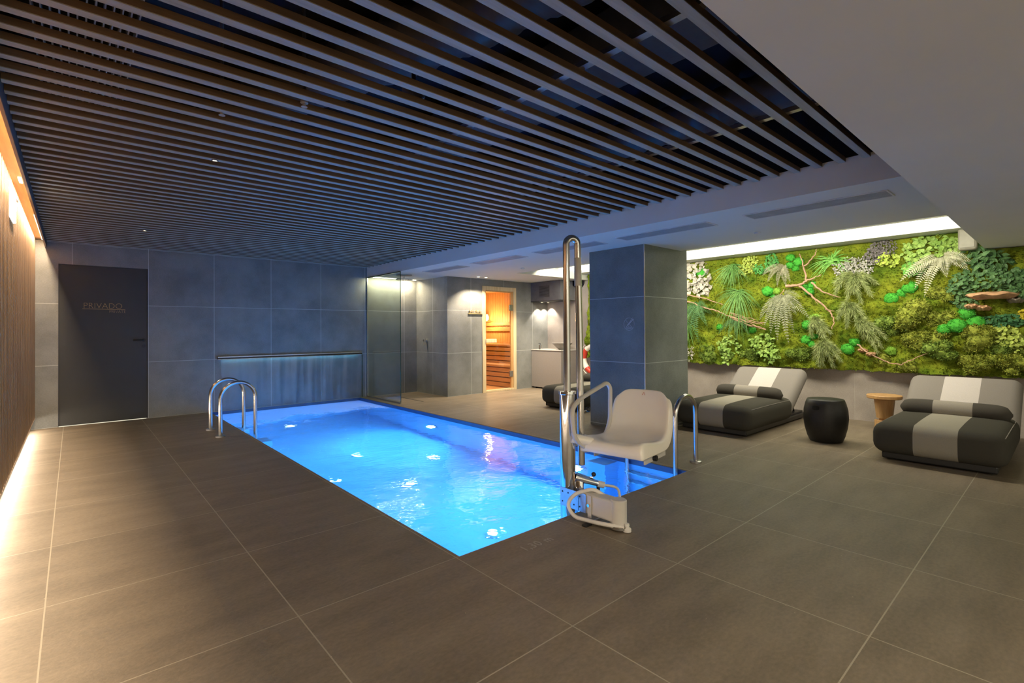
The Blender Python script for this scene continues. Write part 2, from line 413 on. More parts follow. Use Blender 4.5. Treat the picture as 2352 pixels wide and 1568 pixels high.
# back wall with door opening x -0.145..0.80
b = MB()
b.box(X0 - .2, -.145, YB, YB + .2, 0, 3.1); b.box(.80, 5.5, YB, YB + .2, -.04, 3.1); b.box(-.145, .80, YB, YB + .2, 2.125, 3.1)
struct(b.build('wall_back', M['wall_x']))
b = MB(); b.box(5.17, 5.30, 7.75, YB, 0, 2.6)
struct(b.build('wall_shower', M['wall_y']))
b = MB()
b.box(5.17, 5.98, 7.65, 7.75, 0, 2.6); b.box(6.862, X1 + .2, 7.65, 7.75, 0, 2.6); b.box(5.98, 6.862, 7.65, 7.75, 2.09, 2.6)
struct(b.build('wall_sauna', M['wall_x']))
b = MB(); b.box(X1, X1 + .2, YN, 7.65, 0, 2.7)
struct(b.build('wall_right', M['base_wall']))
# timber wall: backing plus fine vertical battens, one clad surface
b = MB(); b.box(X0 - .2, X0, YN, YB, 0, 3.1)
struct(b.build('wall_left', M['base_wall']))
b = MB(); y = YN; z1 = 2.42
while y < YB - .03:
    b.box(X0 + .003, X0 + .040, y, y + .050, .14, z1); y += .095
b.mi = 1; b.box(X0 + .001, X0 + .006, YN, YB, .14, z1)
o = struct(b.build('wall_left_cladding', [M['timber'], wood('timber_backing', (.10, .055, .03), (.16, .095, .05), .6, 'z')]))
# cornice over the timber wall
b = MB(); b.box(X0, -.257, YN, YB, 2.42, 2.46); struct(b.build('trim_2', M['timber_y']))
b = MB(); b.box(-.272, -.2575, YN, YB, 2.325, 2.42); b.mi = 1; b.box(-.2575, -.255, YN, YB, 2.325, 2.52)
struct(b.build('trim_3', [M['timber_y'], M['dark_band']]))
# dark plenum over the battens, white fascia and soffits
b = MB(); b.box(X0, 4.16, .6, YB, 3.05, 3.1); b.box(X0 - .0, -.26, YN, YB, 2.46, 3.1)
struct(b.build('ceiling_plenum', M['plenum']))
b = MB(); b.box(4.12, 5.86, .655, YB, 2.225, 2.30); b.box(5.86, X1, 6.50, 7.65, 2.225, 2.42); b.box(4.12, 4.20, .655, YB, 2.30, 2.43)
struct(b.build('ceiling_soffit', M['white']))
b = MB(); b.box(4.123, 4.20, .655, YB, 2.43, 3.1); struct(b.build('wall_fascia', M['plenum']))
b = MB(); b.box(5.80, X1, .655, 6.6, 2.39, 2.42); b.box(5.86, 5.90, .655, 6.5, 2.29, 2.40)
b.box(7.42, X1, .655, 6.5, 2.332, 2.389)
struct(b.build('ceiling_recess', M['white']))
b = MB(); b.box(X0, X1, YN, .655, 2.10, 2.6); b.mi = 1; b.box(X0, 4.12, .650, .656, 2.115, 3.05)
struct(b.build('ceiling_near', [M['white'], M['plenum']]))
# pillar
b = MB(); b.quad((5.03, 3.34, 0), (5.03, 4.165, 0), (5.03, 4.165, 2.23), (5.03, 3.34, 2.23)); b.quad((6.0, 3.34, 0), (6.0, 4.165, 0), (6.0, 4.165, 2.23), (6.0, 3.34, 2.23))
b.mi = 1; b.quad((5.03, 3.34, 0), (6.0, 3.34, 0), (6.0, 3.34, 2.40), (5.03, 3.34, 2.40)); b.quad((5.03, 4.165, 0), (6.0, 4.165, 0), (6.0, 4.165, 2.40), (5.03, 4.165, 2.40))
b.mi = 2; b.box(5.026, 5.036, 3.334, 3.346, 0, 2.225)
struct(b.build('pillar', [M['pillar'], M['pillar_x'], M['steel_r']]))

# battens of the ceiling: parts of one hung ceiling
ceil = bpy.data.objects.new('ceiling', None); COL.objects.link(ceil); struct(ceil)
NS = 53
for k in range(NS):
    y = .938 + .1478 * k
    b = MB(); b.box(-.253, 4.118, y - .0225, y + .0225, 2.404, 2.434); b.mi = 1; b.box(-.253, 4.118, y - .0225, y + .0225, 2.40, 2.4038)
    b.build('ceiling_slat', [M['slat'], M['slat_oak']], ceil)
for x in (1.77, 3.02):
    b = MB(); b.box(x - .02, x + .02, .7, YB, 2.432, 2.458); b.build('cross_rail', M['steel_r'], ceil)

# ------------------------------------------------------------------ LED bodies and ceiling fittings
b = MB(); b.box(6.92, 7.41, .66, 6.49, 2.378, 2.389)
tag(b.build('recess_light_band', M['led']), 'long white light band in the ceiling recess above the moss wall', 'light')
b = MB(); b.box(-.300, -.286, 6.95, 8.72, 2.412, 2.419)
tag(b.build('led_strip', M['led_warm']), 'warm light line at the top of the timber wall, far corner piece', 'light', 'light lines over the timber wall')
b = MB(); b.box(-.320, -.300, 5.34, 5.53, 2.412, 2.419)
tag(b.build('led_strip', M['led_warm']), 'short warm light piece at the top of the timber wall above the lit sign', 'light', 'light lines over the timber wall')

b = MB(); b.box(4.17, 5.07, 8.585, 8.615, 2.212, 2.2245)
tag(b.build('shower_light_line', M['spot_lens']), 'short light line on the ceiling over the shower wall', 'light')
def vent(y0, y1, label):
    x0, x1 = 4.44, 4.66
    b = MB(); z = 2.224
    for p in ((x0 - .012, x0, y0, y1), (x1, x1 + .012, y0, y1), (x0 - .012, x1 + .012, y0 - .012, y0), (x0 - .012, x1 + .012, y1, y1 + .012)): b.box(*p, z - .006, z)
    t = thing('ceiling_vent', label, 'vent', (0, 0, 0), 0, 'long air vents in the lower white ceiling')
    b.build('frame', M['vent_white'], t)
    b = MB()
    for i in range(8):
        x = x0 + (i + .5) * (x1 - x0) / 8; b.box(x - .010, x + .010, y0, y1, z - .004, z - .001)
    b.build('louvre', M['grille'], t)
    MB().box(x0, x1, y0, y1, z - .001, z).build('backing', M['duct'], t)
for y0, y1, l in ((.90, 1.92, 'long air vent nearest the camera, beside the batten ceiling'), (2.28, 3.31, 'second long air vent from the camera, in front of the pillar'),
                  (3.60, 4.61, 'middle of the five ceiling vents, behind the tube of the pool lift'), (4.95, 5.94, 'fourth ceiling vent from the camera, before the sauna wall'),
                  (6.29, 7.28, 'farthest ceiling vent, nearest the shower head')): vent(y0, y1, l)

def disc_light(x, y, z, label, m, cat='light', name='downlight', r=.028, group='small round downlights', rim='white'):
    t = thing(name, label, cat, (x, y, z), 0, group)
    MB().lathe([(r * 1.45, -.001), (r * 1.45, -.006), (r, -.008), (r, -.001)], n=20).build('rim', M[rim], t, smooth=40)
    MB().lathe([(0, -.004), (r * .98, -.004)], n=20).build('lens', m, t)
for x, l in ((5.66, 'ceiling downlight left of the pair beside the sauna door'), (5.84, 'ceiling downlight right of the pair beside the sauna door')):
    disc_light(x, 7.34, 2.224, l, M['spot_lens'])
for x, l in ((7.50, 'downlight under the grille box, the left one over the basin'), (7.69, 'downlight under the grille box, the right one over the basin')):
    disc_light(x, 7.52, 1.818, l, M['spot_lens'], r=.022)
for x, y in SOFFIT_FILL:  # disc bodies for the added soffit fill lamps
    disc_light(x, y, 2.099, 'added fill lamp in the near white soffit behind the camera', M['spot_lens'], group='added soffit fill lamps', r=.06)
for x, y, l in ((5.35, 2.18, 'tiny white sensor on the lower ceiling by the second vent'), (5.45, 5.9, 'tiny white sensor on the lower ceiling before the sauna')):
    t = MB().lathe([(0.03, 0), (.03, -.012), (.012, -.02), (0, -.02)], n=16).build('ceiling_sensor', M['white'], None, (x, y, 2.224), smooth=40)
    tag(t, l, 'sensor', 'ceiling sensors')

for x, y, l in ((.73, 3.90, 'small spotlight between the battens over the left deck, the near one'), (.62, 7.10, 'small spotlight between the battens over the left deck, near the staff door')):
    disc_light(x, y, 2.404, l, M['spot_lens'], r=.016, group='small spotlights over the left deck', rim='duct')
def sprinkler(x, y, l):
    t = thing('sprinkler', l, 'sprinkler', (x, y, 2.40), 0, 'sprinkler heads among the battens')
    MB().cyl((0, 0, .64), (0, 0, .02), .010, 10).build('pipe', M['duct'], t, smooth=40)
    MB().lathe([(0, .03), (.018, .02), (.020, .008), (.008, .004), (.008, -.008), (.016, -.010), (.016, -.013), (0, -.013)], n=16).build('head', M['grille'], t, smooth=40)
sprinkler(.60, 3.03, 'chrome sprinkler head between the battens, nearer the timber wall')
sprinkler(.90, 2.64, 'chrome sprinkler head between the battens, nearer the camera')
t = thing('track_spotlight', 'black spotlight hanging among the ceiling battens', 'spotlight', (1.385, 2.34, 2.49))
MB().cyl((-.05, .01, .04), (.015, -.02, -.035), .036, 20).build('body', M['duct'], t, smooth=40)
MB().cyl((.0155, -.0202, -.0356), (.018, -.0213, -.038), .028, 20).build('lens', M['grille'], t, smooth=40)
MB().box(-.008, .008, .012, .028, .03, .16).build('bracket', M['black'], t)
# corrugated ducts in the plenum
def duct(name, pts, r, label):
    P = [Vector(p) for p in pts]; path = []; rs = []
    L = sum((P[i + 1] - P[i]).length for i in range(len(P) - 1)); n = int(L / .035)
    for i in range(n + 1):
        d = L * i / n
        for a, c in zip(P, P[1:]):
            l = (c - a).length
            if d <= l + 1e-6: path.append(a + (c - a) * (d / l)); break
            d -= l
        rs.append(r * (1.0 if i % 4 < 2 else .93))
    tag(MB().tube(path, rs, 22).build(name, M['duct'], smooth=35), label, 'duct', None)
duct('flexible_duct', [(1.75, 1.0, 2.84), (1.50, 2.2, 2.84), (.92, 4.0, 2.84), (.45, 6.2, 2.84)], .17, 'thick ribbed dark air duct seen between the middle battens')
duct('flexible_duct', [(3.45, .9, 2.78), (3.40, 3.0, 2.78), (3.05, 6.5, 2.78)], .14, 'thinner ribbed dark air duct seen between the battens near the fascia')
b = MB(); b.box(2.15, 2.55, .8, 8.5, 2.72, 2.95); tag(b.build('air_duct', M['duct'], bevel=.01), 'square dark air duct running above the battens', 'duct')
t = thing('air_grille', 'pale finned air grille above the battens by the timber wall', 'grille', (-.14, 2.5, 2.62))
for i in range(13):
    MB().box(i * .03, i * .03 + .006, 0, 1.7, 0, .07).build('fin', M['grille'], t)
MB().box(-.02, .39, 0, 1.7, .07, .10).build('backing', M['plenum'], t)

# ------------------------------------------------------------------ staff door
t = bpy.data.objects.new('door_1', None); COL.objects.link(t); t.location = (-.145, YB, 0); struct(t)
MB().box(.004, .941, .012, .055, .008, 2.118).build('door_panel', M['door'], t)
b = MB(); b.box(0, .004, -.004, .10, 0, 2.125); b.box(.941, .945, -.004, .10, 0, 2.125); b.box(0, .945, -.004, .10, 2.119, 2.125)
b.build('door_frame', M['dark_band'], t)
MB().box(.01, .94, .06, .10, .0, .006).build('threshold', M['steel_r'], t)
h = MB(); h.lathe([(0, 0), (.026, 0), (.026, .008), (0, .008)], n=20); hb = MB()
hb.tube(round_path([(.895, .012, 1.115), (.895, -.045, 1.115), (.775, -.045, 1.115)], .02), .010, 10)
hb.cyl((.895, .012, 1.115), (.895, .002, 1.115), .026, 20)
hb.build('handle', M['black'], t, smooth=40)
MB().cyl((.895, .012, 1.03), (.895, .004, 1.03), .024, 20).build('lock', M['black'], t, smooth=40)
text('lettering', 'PRIVADO', .108, M['brass'], t, (.243, .010, 1.552), (PI / 2, 0, 0), .0015, .92)
MB().box(.238, .690, .0095, .012, 1.540, 1.545).build('lettering_line', M['brass'], t)
text('lettering', 'PRIVATE', .054, M['brass'], t, (.515, .010, 1.494), (PI / 2, 0, 0), .0012, .90)

# lit sign on the timber wall
t = thing('exit_sign', 'small bright lit sign high on the timber wall', 'sign', (X0 + .036, 5.28, 2.10))
MB().box(0, .02, 0, .34, 0, .17).build('panel', M['sign'], t, bevel=.004)
MB().box(0, .035, .02, .32, .17, .19).build('bracket', M['steel_r'], t)

# ------------------------------------------------------------------ water blade and sheet
t = thing('waterfall_spout', 'long dark steel water spout across the back wall above the pool', 'water spout', (1.666, YB, .795))
b = MB(); b.box(0, 2.335, -.050, 0, .030, .046); b.build('upper_lip', M['steel_r'], t)
b = MB(); b.box(0, 2.335, -.052, 0, 0, .007); b.build('lower_lip', M['steel'], t)
MB().box(0, 2.335, -.040, 0, .007, .030).build('slot', M['black'], t)
b = MB(); n = 60; vs = []; fs = []
for j in range(13):
    for i in range(n + 1):
        u = i / n; w = j / 12; x = 1.70 + 2.295 * u + .06 * w * (1 - 2 * u) * .6
        vs.append((x, YB - .058 + .004 * math.sin(u * 47 + w * 2) + .004 * math.sin(u * 113), .800 - (.800 - ZW) * w))
for j in range(12):
    for i in range(n): fs.append((j * (n + 1) + i, j * (n + 1) + i + 1, (j + 1) * (n + 1) + i + 1, (j + 1) * (n + 1) + i))
b.add(vs, fs); o = b.build('water_sheet', M['sheet'], smooth='all'); tag(o, 'thin clear sheet of water falling from the steel spout into the pool', 'water sheet')
b = MB(); b.box(4.004, 4.012, 8.70, YB, -.02, .80)
tag(b.build('glass_fin', M['glass']), 'narrow upright glass fin at the end of the water spout', 'glass')

# ------------------------------------------------------------------ pool ladders
def ladder(name, label, xd, xp, ys, top, rungs, xr):
    t = thing(name, label, 'pool ladder', (xd, (ys[0] + ys[1]) / 2, 0), 0, 'steel pool ladders')
    my = (ys[0] + ys[1]) / 2; r = abs(xp - xd) / 2; sgn = 1 if xp > xd else -1
    for y in ys:
        dy = y - my; c = (sgn * r, dy, top - r)
        path = [(0, dy, 0)] + arc(c, r, PI, 0, (sgn, 0, 0), (0, 0, 1), 18) + [(sgn * 2 * r, dy, -1.05)]
        MB().tube(path, .0215, 16).build('rail', M['steel'], t, smooth=40)
        MB().lathe([(.022, 0), (.052, 0), (.052, .014), (.046, .018), (.022, .018)], (0, dy, 0), 24).build('flange', M['steel_r'], t, smooth=40)
    for z in rungs:
        MB().box(sgn * 2 * r - .04, sgn * 2 * r + .04, ys[0] - my + .02, ys[1] - my - .02, z - .018, z).build('rung', M['steel'], t, bevel=.005)
ladder('pool_ladder', 'steel pool ladder with two arched rails on the deck by the back wall', 1.288, 1.662, (6.602, 7.155), .622, (-.27, -.54, -.88), 1.66)
ladder('pool_ladder', 'steel pool ladder in the near corner behind the white lift seat', 4.278, 3.930, (2.31, 2.815), .622, (-.27, -.54, -.88), 3.9)
# lamps and inlets in the pool
for y, z, l in ((6.246, -.70, 'bright round underwater lamp on the long pool wall, the far one'), (3.46, -.64, 'bright round underwater lamp beside the post of the pool lift')):
    t = thing('pool_lamp', l, 'pool lamp', (PX1, y, z), 0, 'underwater wall lamps')
    MB().cyl((-.001, 0, 0), (-.03, 0, 0), .105, 28).build('rim', M['steel'], t, smooth=40)
    MB().cyl((-.031, 0, 0), (-.036, 0, 0), .080, 28).build('lens', M['lens'], t, smooth=40)
for x, y, l in ((2.736, 3.36, 'pale round inlet on the pool floor nearest the camera'), (2.73, 4.80, 'pale round inlet on the pool floor, second from the near edge'),
                (2.736, 6.095, 'pale round inlet on the pool floor, third along the centre line'), (3.42, 5.394, 'pale round inlet on the pool floor toward the pillar'),
                (2.15, 5.42, 'pale round inlet on the pool floor beside the near left edge'), (2.6, 8.3, 'pale round inlet on the pool floor under the water sheet')):
    t = thing('pool_inlet', l, 'pool inlet', (x, y, -1.30), 0, 'round inlets in the pool floor')
    MB().lathe([(.062, 0), (.080, 0), (.076, .010), (.062, .012)], n=26).build('rim', M['white'], t, smooth=40)
    MB().lathe([(0, .014), (.030, .0145), (.061, .0135)], n=26).build('lens', M['inlet'], t)

# ------------------------------------------------------------------ pool lift
t = thing('pool_lift', 'hydraulic pool lift with moulded white seat and tall looped steel tube', 'pool lift', (2.505, 2.275, 0))
b = MB(); b.lathe([(.052, -.9), (.052, .785), (.060, .79), (.060, .806), (.020, .810), (0, .810)], n=28); post = b.build('post', M['chrome'], t, smooth=40)
MB().box(-.030, .002, -.0535, -.0505, .60, .70).build('data_plate', M['steel_r'], post)
# tall loop: one leg in the post, one hanging beside it
A = Vector((0, 0, 0)); B = Vector((.082, -.030, 0)); B2 = Vector((.100, -.036, 0)); mid = (A + B) / 2; hr = (B - A).length / 2; u = (A - B).normalized()
path = [(0, 0, .78)] + [mid + Vector((0, 0, 1.80)) + u * (hr * math.cos(a)) + Vector((0, 0, hr * math.sin(a))) for a in [PI * i / 14 for i in range(15)]] + [tuple(B2 + Vector((0, 0, .30)))]
MB().tube(path, .0235, 18).build('tube_loop', M['steel'], t, smooth=40)
lb = MB(); lb.tube([B + Vector((0, 0, 1.52)), B + Vector((0, 0, 1.71))], .0245, 18, caps=False); lb.build('sticker', simple('pale_sticker', (.62, .58, .50), .5), t, smooth=40)
MB().cyl((.055, -.005, -.2), (.055, -.005, .70), .0085, 12).build('guide_rod', M['steel'], t, smooth=40)
MB().lathe([(.012, 0), (.016, .01), (.016, .05), (.008, .06), (0, .075)], (.055, -.005, .66), 12).build('rod_tip', M['black'], t, smooth=40)
k = MB(); k.tube([(.09, -.02, .655), (.155, -.04, .665)], .006, 8); kk = k.build('lock_lever', M['chrome'], t, smooth=40)
MB().ball((.165, -.044, .670), .018, 14).build('knob', M['black'], kk, smooth='all')
# swing arm and collar
MB().tube([(-.012, -.050, .500), (.10, -.13, .470)], [.034, .030], 18).build('swing_arm', M['plastic'], t, smooth=40)
MB().box(.085, .145, -.085, -.020, .39, .50).build('collar', M['housing'], t, bevel=.008)
# arm rail
arm = [(.10, -.10, .41), (-.03, -.085, .50), (-.045, -.075, .695), (.06, -.06, .755), (.400, -.02, .835), (.450, -.015, .80), (.445, -.015, .545), (.36, -.02, .43), (.20, -.05, .41)]
MB().tube(round_path(arm, .06, 7), .0155, 14).build('arm_rail', M['housing'], t, smooth=40)
# moulded seat: side profile swept across, with turned-down rim
def seat_shell():
    prof = [(0.0, .398), (-.006, .43), (.004, .462), (.028, .474), (.09, .470), (.20, .452), (.30, .445), (.37, .455), (.435, .487), (.488, .545), (.524, .615), (.553, .69), (.574, .752), (.580, .768), (.588, .770)]
    # half widths along the profile
    hw = [.180, .192, .198, .200, .203, .207, .210, .212, .214, .212, .206, .194, .178, .165, .160]
    nx = 14; vs = []; fs = []
    prof = [(x * .92, z) for x, z in prof]; hw = [w * 1.06 for w in hw]; hw[-4:] = [.206, .196, .186, .180]
    for (x, z), w in zip(prof, hw):
        for j in range(nx + 1):
            s_ = -1 + 2 * j / nx; a = abs(s_)
            lift = .030 * max(0, (a - .35) / .65) ** 2
            back = max(0, min(1, (x - .31) / .16))
            zz = z + lift * (1 - back) * (1 if .02 < x < .43 else .0)
            xx = x - .055 * a ** 2.2 * back
            if z > .72: zz -= .045 * (max(0, a - .55) / .45) ** 2.5
            vs.append((xx, s_ * w, zz))
    m = nx + 1
    for i in range(len(prof) - 1):
        for j in range(nx): fs.append((i * m + j, i * m + j + 1, (i + 1) * m + j + 1, (i + 1) * m + j))
    # turned-down side rims
    for side in (0, nx):
        sg = -1 if side == 0 else 1; base = len(vs)
        for i in range(len(prof)):
            x, y, z = vs[i * m + side]; bk = max(0, min(1, (x - .34) / .10))
            vs.append((x + .050 * bk * (1 - max(0, min(1, (z - .62) / .14))), y + sg * .016, (z - .006) * bk + (.398 + .02 * x) * (1 - bk)))
        for i in range(len(prof) - 1):
            f = (i * m + side, (i + 1) * m + side, base + i + 1, base + i); fs.append(f if sg > 0 else f[::-1])
    return MB().add(vs, fs)
SR = math.radians(-10)
o = seat_shell().build('seat', M['plastic'], t, (.088, -.288, .010), (0, 0, .16), smooth='all')
md = o.modifiers.new('thick', 'SOLIDIFY'); md.thickness = .008; md.offset = 0
md = o.modifiers.new('sub', 'SUBSURF'); md.levels = 2; md.render_levels = 2
mk = MB(); mk.tube([(.5050, -.010, .736), (.5120, 0, .755), (.5050, .010, .736)], .0016, 6); mk.build('emblem', M['red'], o)
br = MB(); br.box(.10, .43, -.192, -.180, .352, .425); br.box(.10, .43, .170, .182, .352, .425); br.box(.10, .15, -.18, .18, .375, .41); br.box(.36, .41, -.18, .18, .375, .41)
sf = br.build('seat_frame', M['housing'], t, (.088, -.288, .004), (0, 0, .16), bevel=.004)
MB().cyl((.23, -.192, .375), (.23, -.215, .375), .019, 18).build('end_cap', M['black'], sf, smooth=40)
# hydraulic valve
v = MB(); v.tube([(.02, -.05, .235), (.07, -.10, .215), (.13, -.16, .190)], [.032, .028, .018], 16); v.lathe([(.030, -.07), (.030, .02), (.022, .03)], (.035, -.07, .19), 16)
vv = v.build('valve', M['chrome'], t, smooth=40)
MB().tube([(.06, -.08, .235), (.105, -.13, .232)], .0045, 8).build('valve_lever', M['chrome'], vv, smooth=40)
MB().ball((.108, -.133, .252), .016, 14).build('valve_knob', M['black'], vv, smooth='all')
MB().cyl((.128, -.155, .19), (.128, -.155, .115), .012, 12).build('valve_stem', M['black'], vv, smooth=40)
MB().cyl((.125, -.155, .192), (.155, -.185, .182), .022, 16).build('hose_nut', M['hose'], vv, smooth=40)
# drive housing lying toward the camera on the deck
hb = MB(); hb.box(-.048, .048, -.41, -.13, .045, .175); hs = hb.build('drive_housing', M['housing'], t, bevel=.012)
MB().lathe([(.050, .03), (.050, .176), (.044, .182), (0, .182)], (0, -.415, 0), 24).build('drive_end', M['housing'], hs, smooth=40)
MB().lathe([(.062, .012), (.062, .030), (.050, .034)], (0, -.42, 0), 24).build('drive_flange', M['steel'], hs, smooth=40)
pl = MB(); pl.box(-.054, -.050, -.20, .02, .05, .17); pl.box(-.054, .05, -.14, -.136, .05, .17)
ps = pl.build('perforated_plate', M['steel_r'], t)
for dy in (0, -.05, -.10, -.15):
    for z in (.08, .145): MB().cyl((-.0535, dy, z), (-.056, dy, z), .006, 8).build('bolt', M['black'], ps)
MB().box(-.0565, -.052, -.245, -.215, .03, .17).build('strap', M['housing'], t, bevel=.003)
MB().cyl((-.057, -.23, .11), (-.070, -.23, .11), .010, 10).build('strap_bolt', M['chrome'], t, smooth=40)
MB().tube(round_path([(.155, -.185, .182), (.22, -.25, .17), (.17, -.30, .12)], .08, 8), .009, 10).build('hose', M['hose'], t, smooth=40)
MB().tube(round_path([(.03, -.28, .165), (.00, -.22, .20), (-.08, -.13, .165), (-.125, -.10, .10), (-.115, -.15, .03), (-.085, -.36, .035), (-.02, -.47, .030)], .08, 8), .0125, 12).build('hose', M['hose'], t, smooth=40)
MB().lathe([(.018, .0), (.026, .004), (.026, .02), (.014, .03), (.014, .05)], (.0, -.475, 0), 16).build('foot', M['hose'], t, smooth=40)
MB().lathe([(0, 0), (.022, 0), (.022, .012), (0, .012)], (.0, -.475, -.0), 16).build('foot_pad', M['black'], t, smooth=40)
MB().box(-.135, -.075, -.27, -.235, 0, .014).build('foot_pad', M['black'], t, bevel=.004)
MB().box(-.09, .03, -.258, -.246, .010, .018).build('foot_bar', M['steel_r'], t)
MB().box(.01, .09, -.012, .012, -.06, .02).build('anchor', M['steel_r'], t)

# ------------------------------------------------------------------ loungers
def lounger(loc, label):
    t = thing('sun_lounger', label, 'sun lounger', loc, 0, 'three striped low loungers')
    MB().box(.06, 1.92, -.39, .39, .012, .075).build('base', M['black'], t, bevel=.012)
    for sx in (.14, 1.82):
        for sy in (-.34, .34): MB().lathe([(.03, 0), (.03, .014), (0, .014)], (sx, sy, 0), 12).build('foot', M['black'], t, smooth=40)
    rbox(1.30, .92, .275, .095, 5, .018).build('seat_cushion', M['cush_dark'], t, (.65, 0, .062), smooth='all')
    bk = rbox(.84, .92, .19, .085, 5, .012).build('backrest_cushion', M['cush_mid'], t, (1.545, 0, .305), (0, math.radians(-35), 0), smooth='all')
    MB().box(1.20, 1.90, -.36, .36, .075, .10).build('back_frame', M['black'], t)
    MB().tube([(1.75, -.3, .08), (1.62, -.3, .34)], .014, 8).build('strut', M['black'], t); MB().tube([(1.75, .3, .08), (1.62, .3, .34)], .014, 8).build('strut', M['black'], t)
    # bolster with pinched ends
    n = 24; P = []; R_ = []
    for i in range(n + 1):
        s_ = -1 + 2 * i / n; P.append((0, s_ * .425, 0)); R_.append(.088 * (1 - abs(s_) ** 9) ** .5 + .004 if abs(s_) < 1 else .012)
    bo = MB().tube(P, R_, 20).build('bolster', M['bolster'], t, (1.03, 0, .385), smooth='all')
    for sy in (-1, 1):
        MB().tube([(-.56, sy * .4335, .118), (.0, sy * .4345, .1215), (.56, sy * .4335, .118)], .0032, 6).build('piping', M['piping'], t, (.65, 0, .19))
    return t
L1 = lounger((5.60, 2.84, 0), 'striped lounger right of the pillar, behind the pool lift')
L2 = lounger((5.60, .815, 0), 'striped lounger nearest the camera, beside the wooden side table')
L3 = lounger((5.60, 5.22, 0), 'striped lounger half hidden behind the pillar, before the basin')

# drum stool and side table
t = thing('drum_stool', 'black barrel-shaped stool with a handhold, between two loungers', 'stool', (6.13, 1.80, 0))
MB().lathe([(0, 0), (.150, 0), (.158, .012), (.178, .06), (.200, .15), (.212, .25), (.206, .34), (.190, .41), (.176, .447), (.170, .453), (0, .455)], n=48).build('body', M['drum'], t, smooth=50)
a = math.radians(170)
g = MB(); cx = math.cos(a); cy = math.sin(a)
ang = [a + (i - 6) * .030 for i in range(13)]
for sgn in (0,):
    vs = []; fs = []
    for i, q in enumerate(ang):
        hh = .022 * math.sqrt(max(0, 1 - ((i - 6) / 6.2) ** 4))
        for z in (.372 - hh, .372 + hh): rr = .2005 + (.385 - z) * .20; vs.append((rr * math.cos(q) * 1.006, rr * math.sin(q) * 1.006, z))
    for i in range(12): fs.append((2 * i, 2 * i + 2, 2 * i + 3, 2 * i + 1))
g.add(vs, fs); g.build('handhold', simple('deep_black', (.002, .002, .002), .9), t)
t = thing('side_table', 'small round pale wood side table with turned pedestal between the loungers', 'side table', (7.28, 1.515, 0))
MB().lathe([(0, .375), (.168, .375), (.176, .382), (.176, .412), (.170, .418), (0, .418)], n=40).build('table_top', M['pine'], t, smooth=40)
MB().lathe([(.0, 0), (.100, 0), (.100, .115), (.055, .118), (.055, .140), (.080, .143), (.083, .16), (.105, .375), (0, .375)], n=32).build('pedestal', M['pine'], t, smooth=40)

# ------------------------------------------------------------------ shower
t = thing('shower_screen', 'tall clear glass shower screen at the far corner of the pool', 'shower screen', (4.12, 7.49, 0))
MB().box(-.004, .004, 0, 1.255, .02, 2.215).build('pane', M['glass'], t)
MB().box(-.0045, .0045, -.006, 0, .02, 2.215).build('edge', M['glass_edge'], t)
MB().box(-.012, .012, 0, 1.255, 0, .022).build('bottom_rail', M['steel_r'], t); MB().box(-.010, .010, 0, 1.255, 2.208, 2.222).build('top_rail', M['glass_edge'], t)
MB().box(-.010, .010, 1.240, 1.257, .02, 2.21).build('wall_rail', M['steel_r'], t)
t = thing('rain_shower', 'round rain shower head hanging under the white ceiling', 'shower head', (4.45, 7.95, 2.225))
MB().lathe([(.14, -.001), (.14, -.012), (.02, -.016)], n=30).build('ceiling_plate', M['grille'], t, smooth=40)
MB().cyl((0, 0, -.012), (0, 0, -.075), .013, 14).build('arm', M['chrome'], t, smooth=40)
MB().lathe([(0, -.072), (.15, -.076), (.152, -.088), (0, -.090)], n=36).build('head', M['steel'], t, smooth=40)
b = MB()
for r in (.04, .08, .12, .145):
    for i in range(int(r * 130)):
        q = 2 * PI * i / int(r * 130); b.cyl((r * math.cos(q), r * math.sin(q), -.088), (r * math.cos(q), r * math.sin(q), -.097), .005, 6)
b.build('nozzles', M['grille'], t)
t = thing('shower_mixer', 'chrome shower valve with lever on the tiled shower wall', 'shower valve', (5.17, 8.36, 1.03))
MB().cyl((0, 0, 0), (-.03, 0, 0), .035, 20).build('plate', M['chrome'], t, smooth=40)
MB().cyl((-.03, 0, 0), (-.075, 0, 0), .024, 18).build('body', M['chrome'], t, smooth=40)
MB().tube([(-.06, 0, 0), (-.07, -.01, -.10)], .009, 10).build('lever', M['chrome'], t, smooth=40)
b = MB(); b.box(4.515, 4.535, 7.44, 8.50, .0002, .002)
tag(b.build('floor_drain', M['black']), 'narrow dark slot drain in the shower floor', 'drain')

# ------------------------------------------------------------------ sauna
t = bpy.data.objects.new('door_2', None); COL.objects.link(t); t.location = (5.98, 7.65, 0); struct(t)
b = MB(); b.box(0, .075, -.022, .10, 0, 2.09); b.box(.807, .882, -.022, .10, 0, 2.09); b.box(.075, .807, -.022, .10, 2.01, 2.09); b.box(.075, .807, -.022, .10, 0, .04)
b.build('door_frame', M['frame'], t, bevel=.004)
b = MB(); b.box(.078, .092, -.010, .03, .04, 2.008); b.box(.745, .804, -.010, .03, .04, 2.008); b.box(.09, .75, -.010, .03, 1.985, 2.008); b.build('inner_stop', M['sauna'], t)
MB().box(.094, .765, -.004, .004, .05, 1.975).build('glass_pane', M['glass_door'], t)
MB().box(.066, .335, -.045, -.020, .975, 1.050).build('handle', M['frame'], t, bevel=.006)
for z in (.33, 1.68): MB().box(.700, .790, -.018, .012, z - .06, z + .06).build('hinge', M['steel_r'], t, bevel=.004)
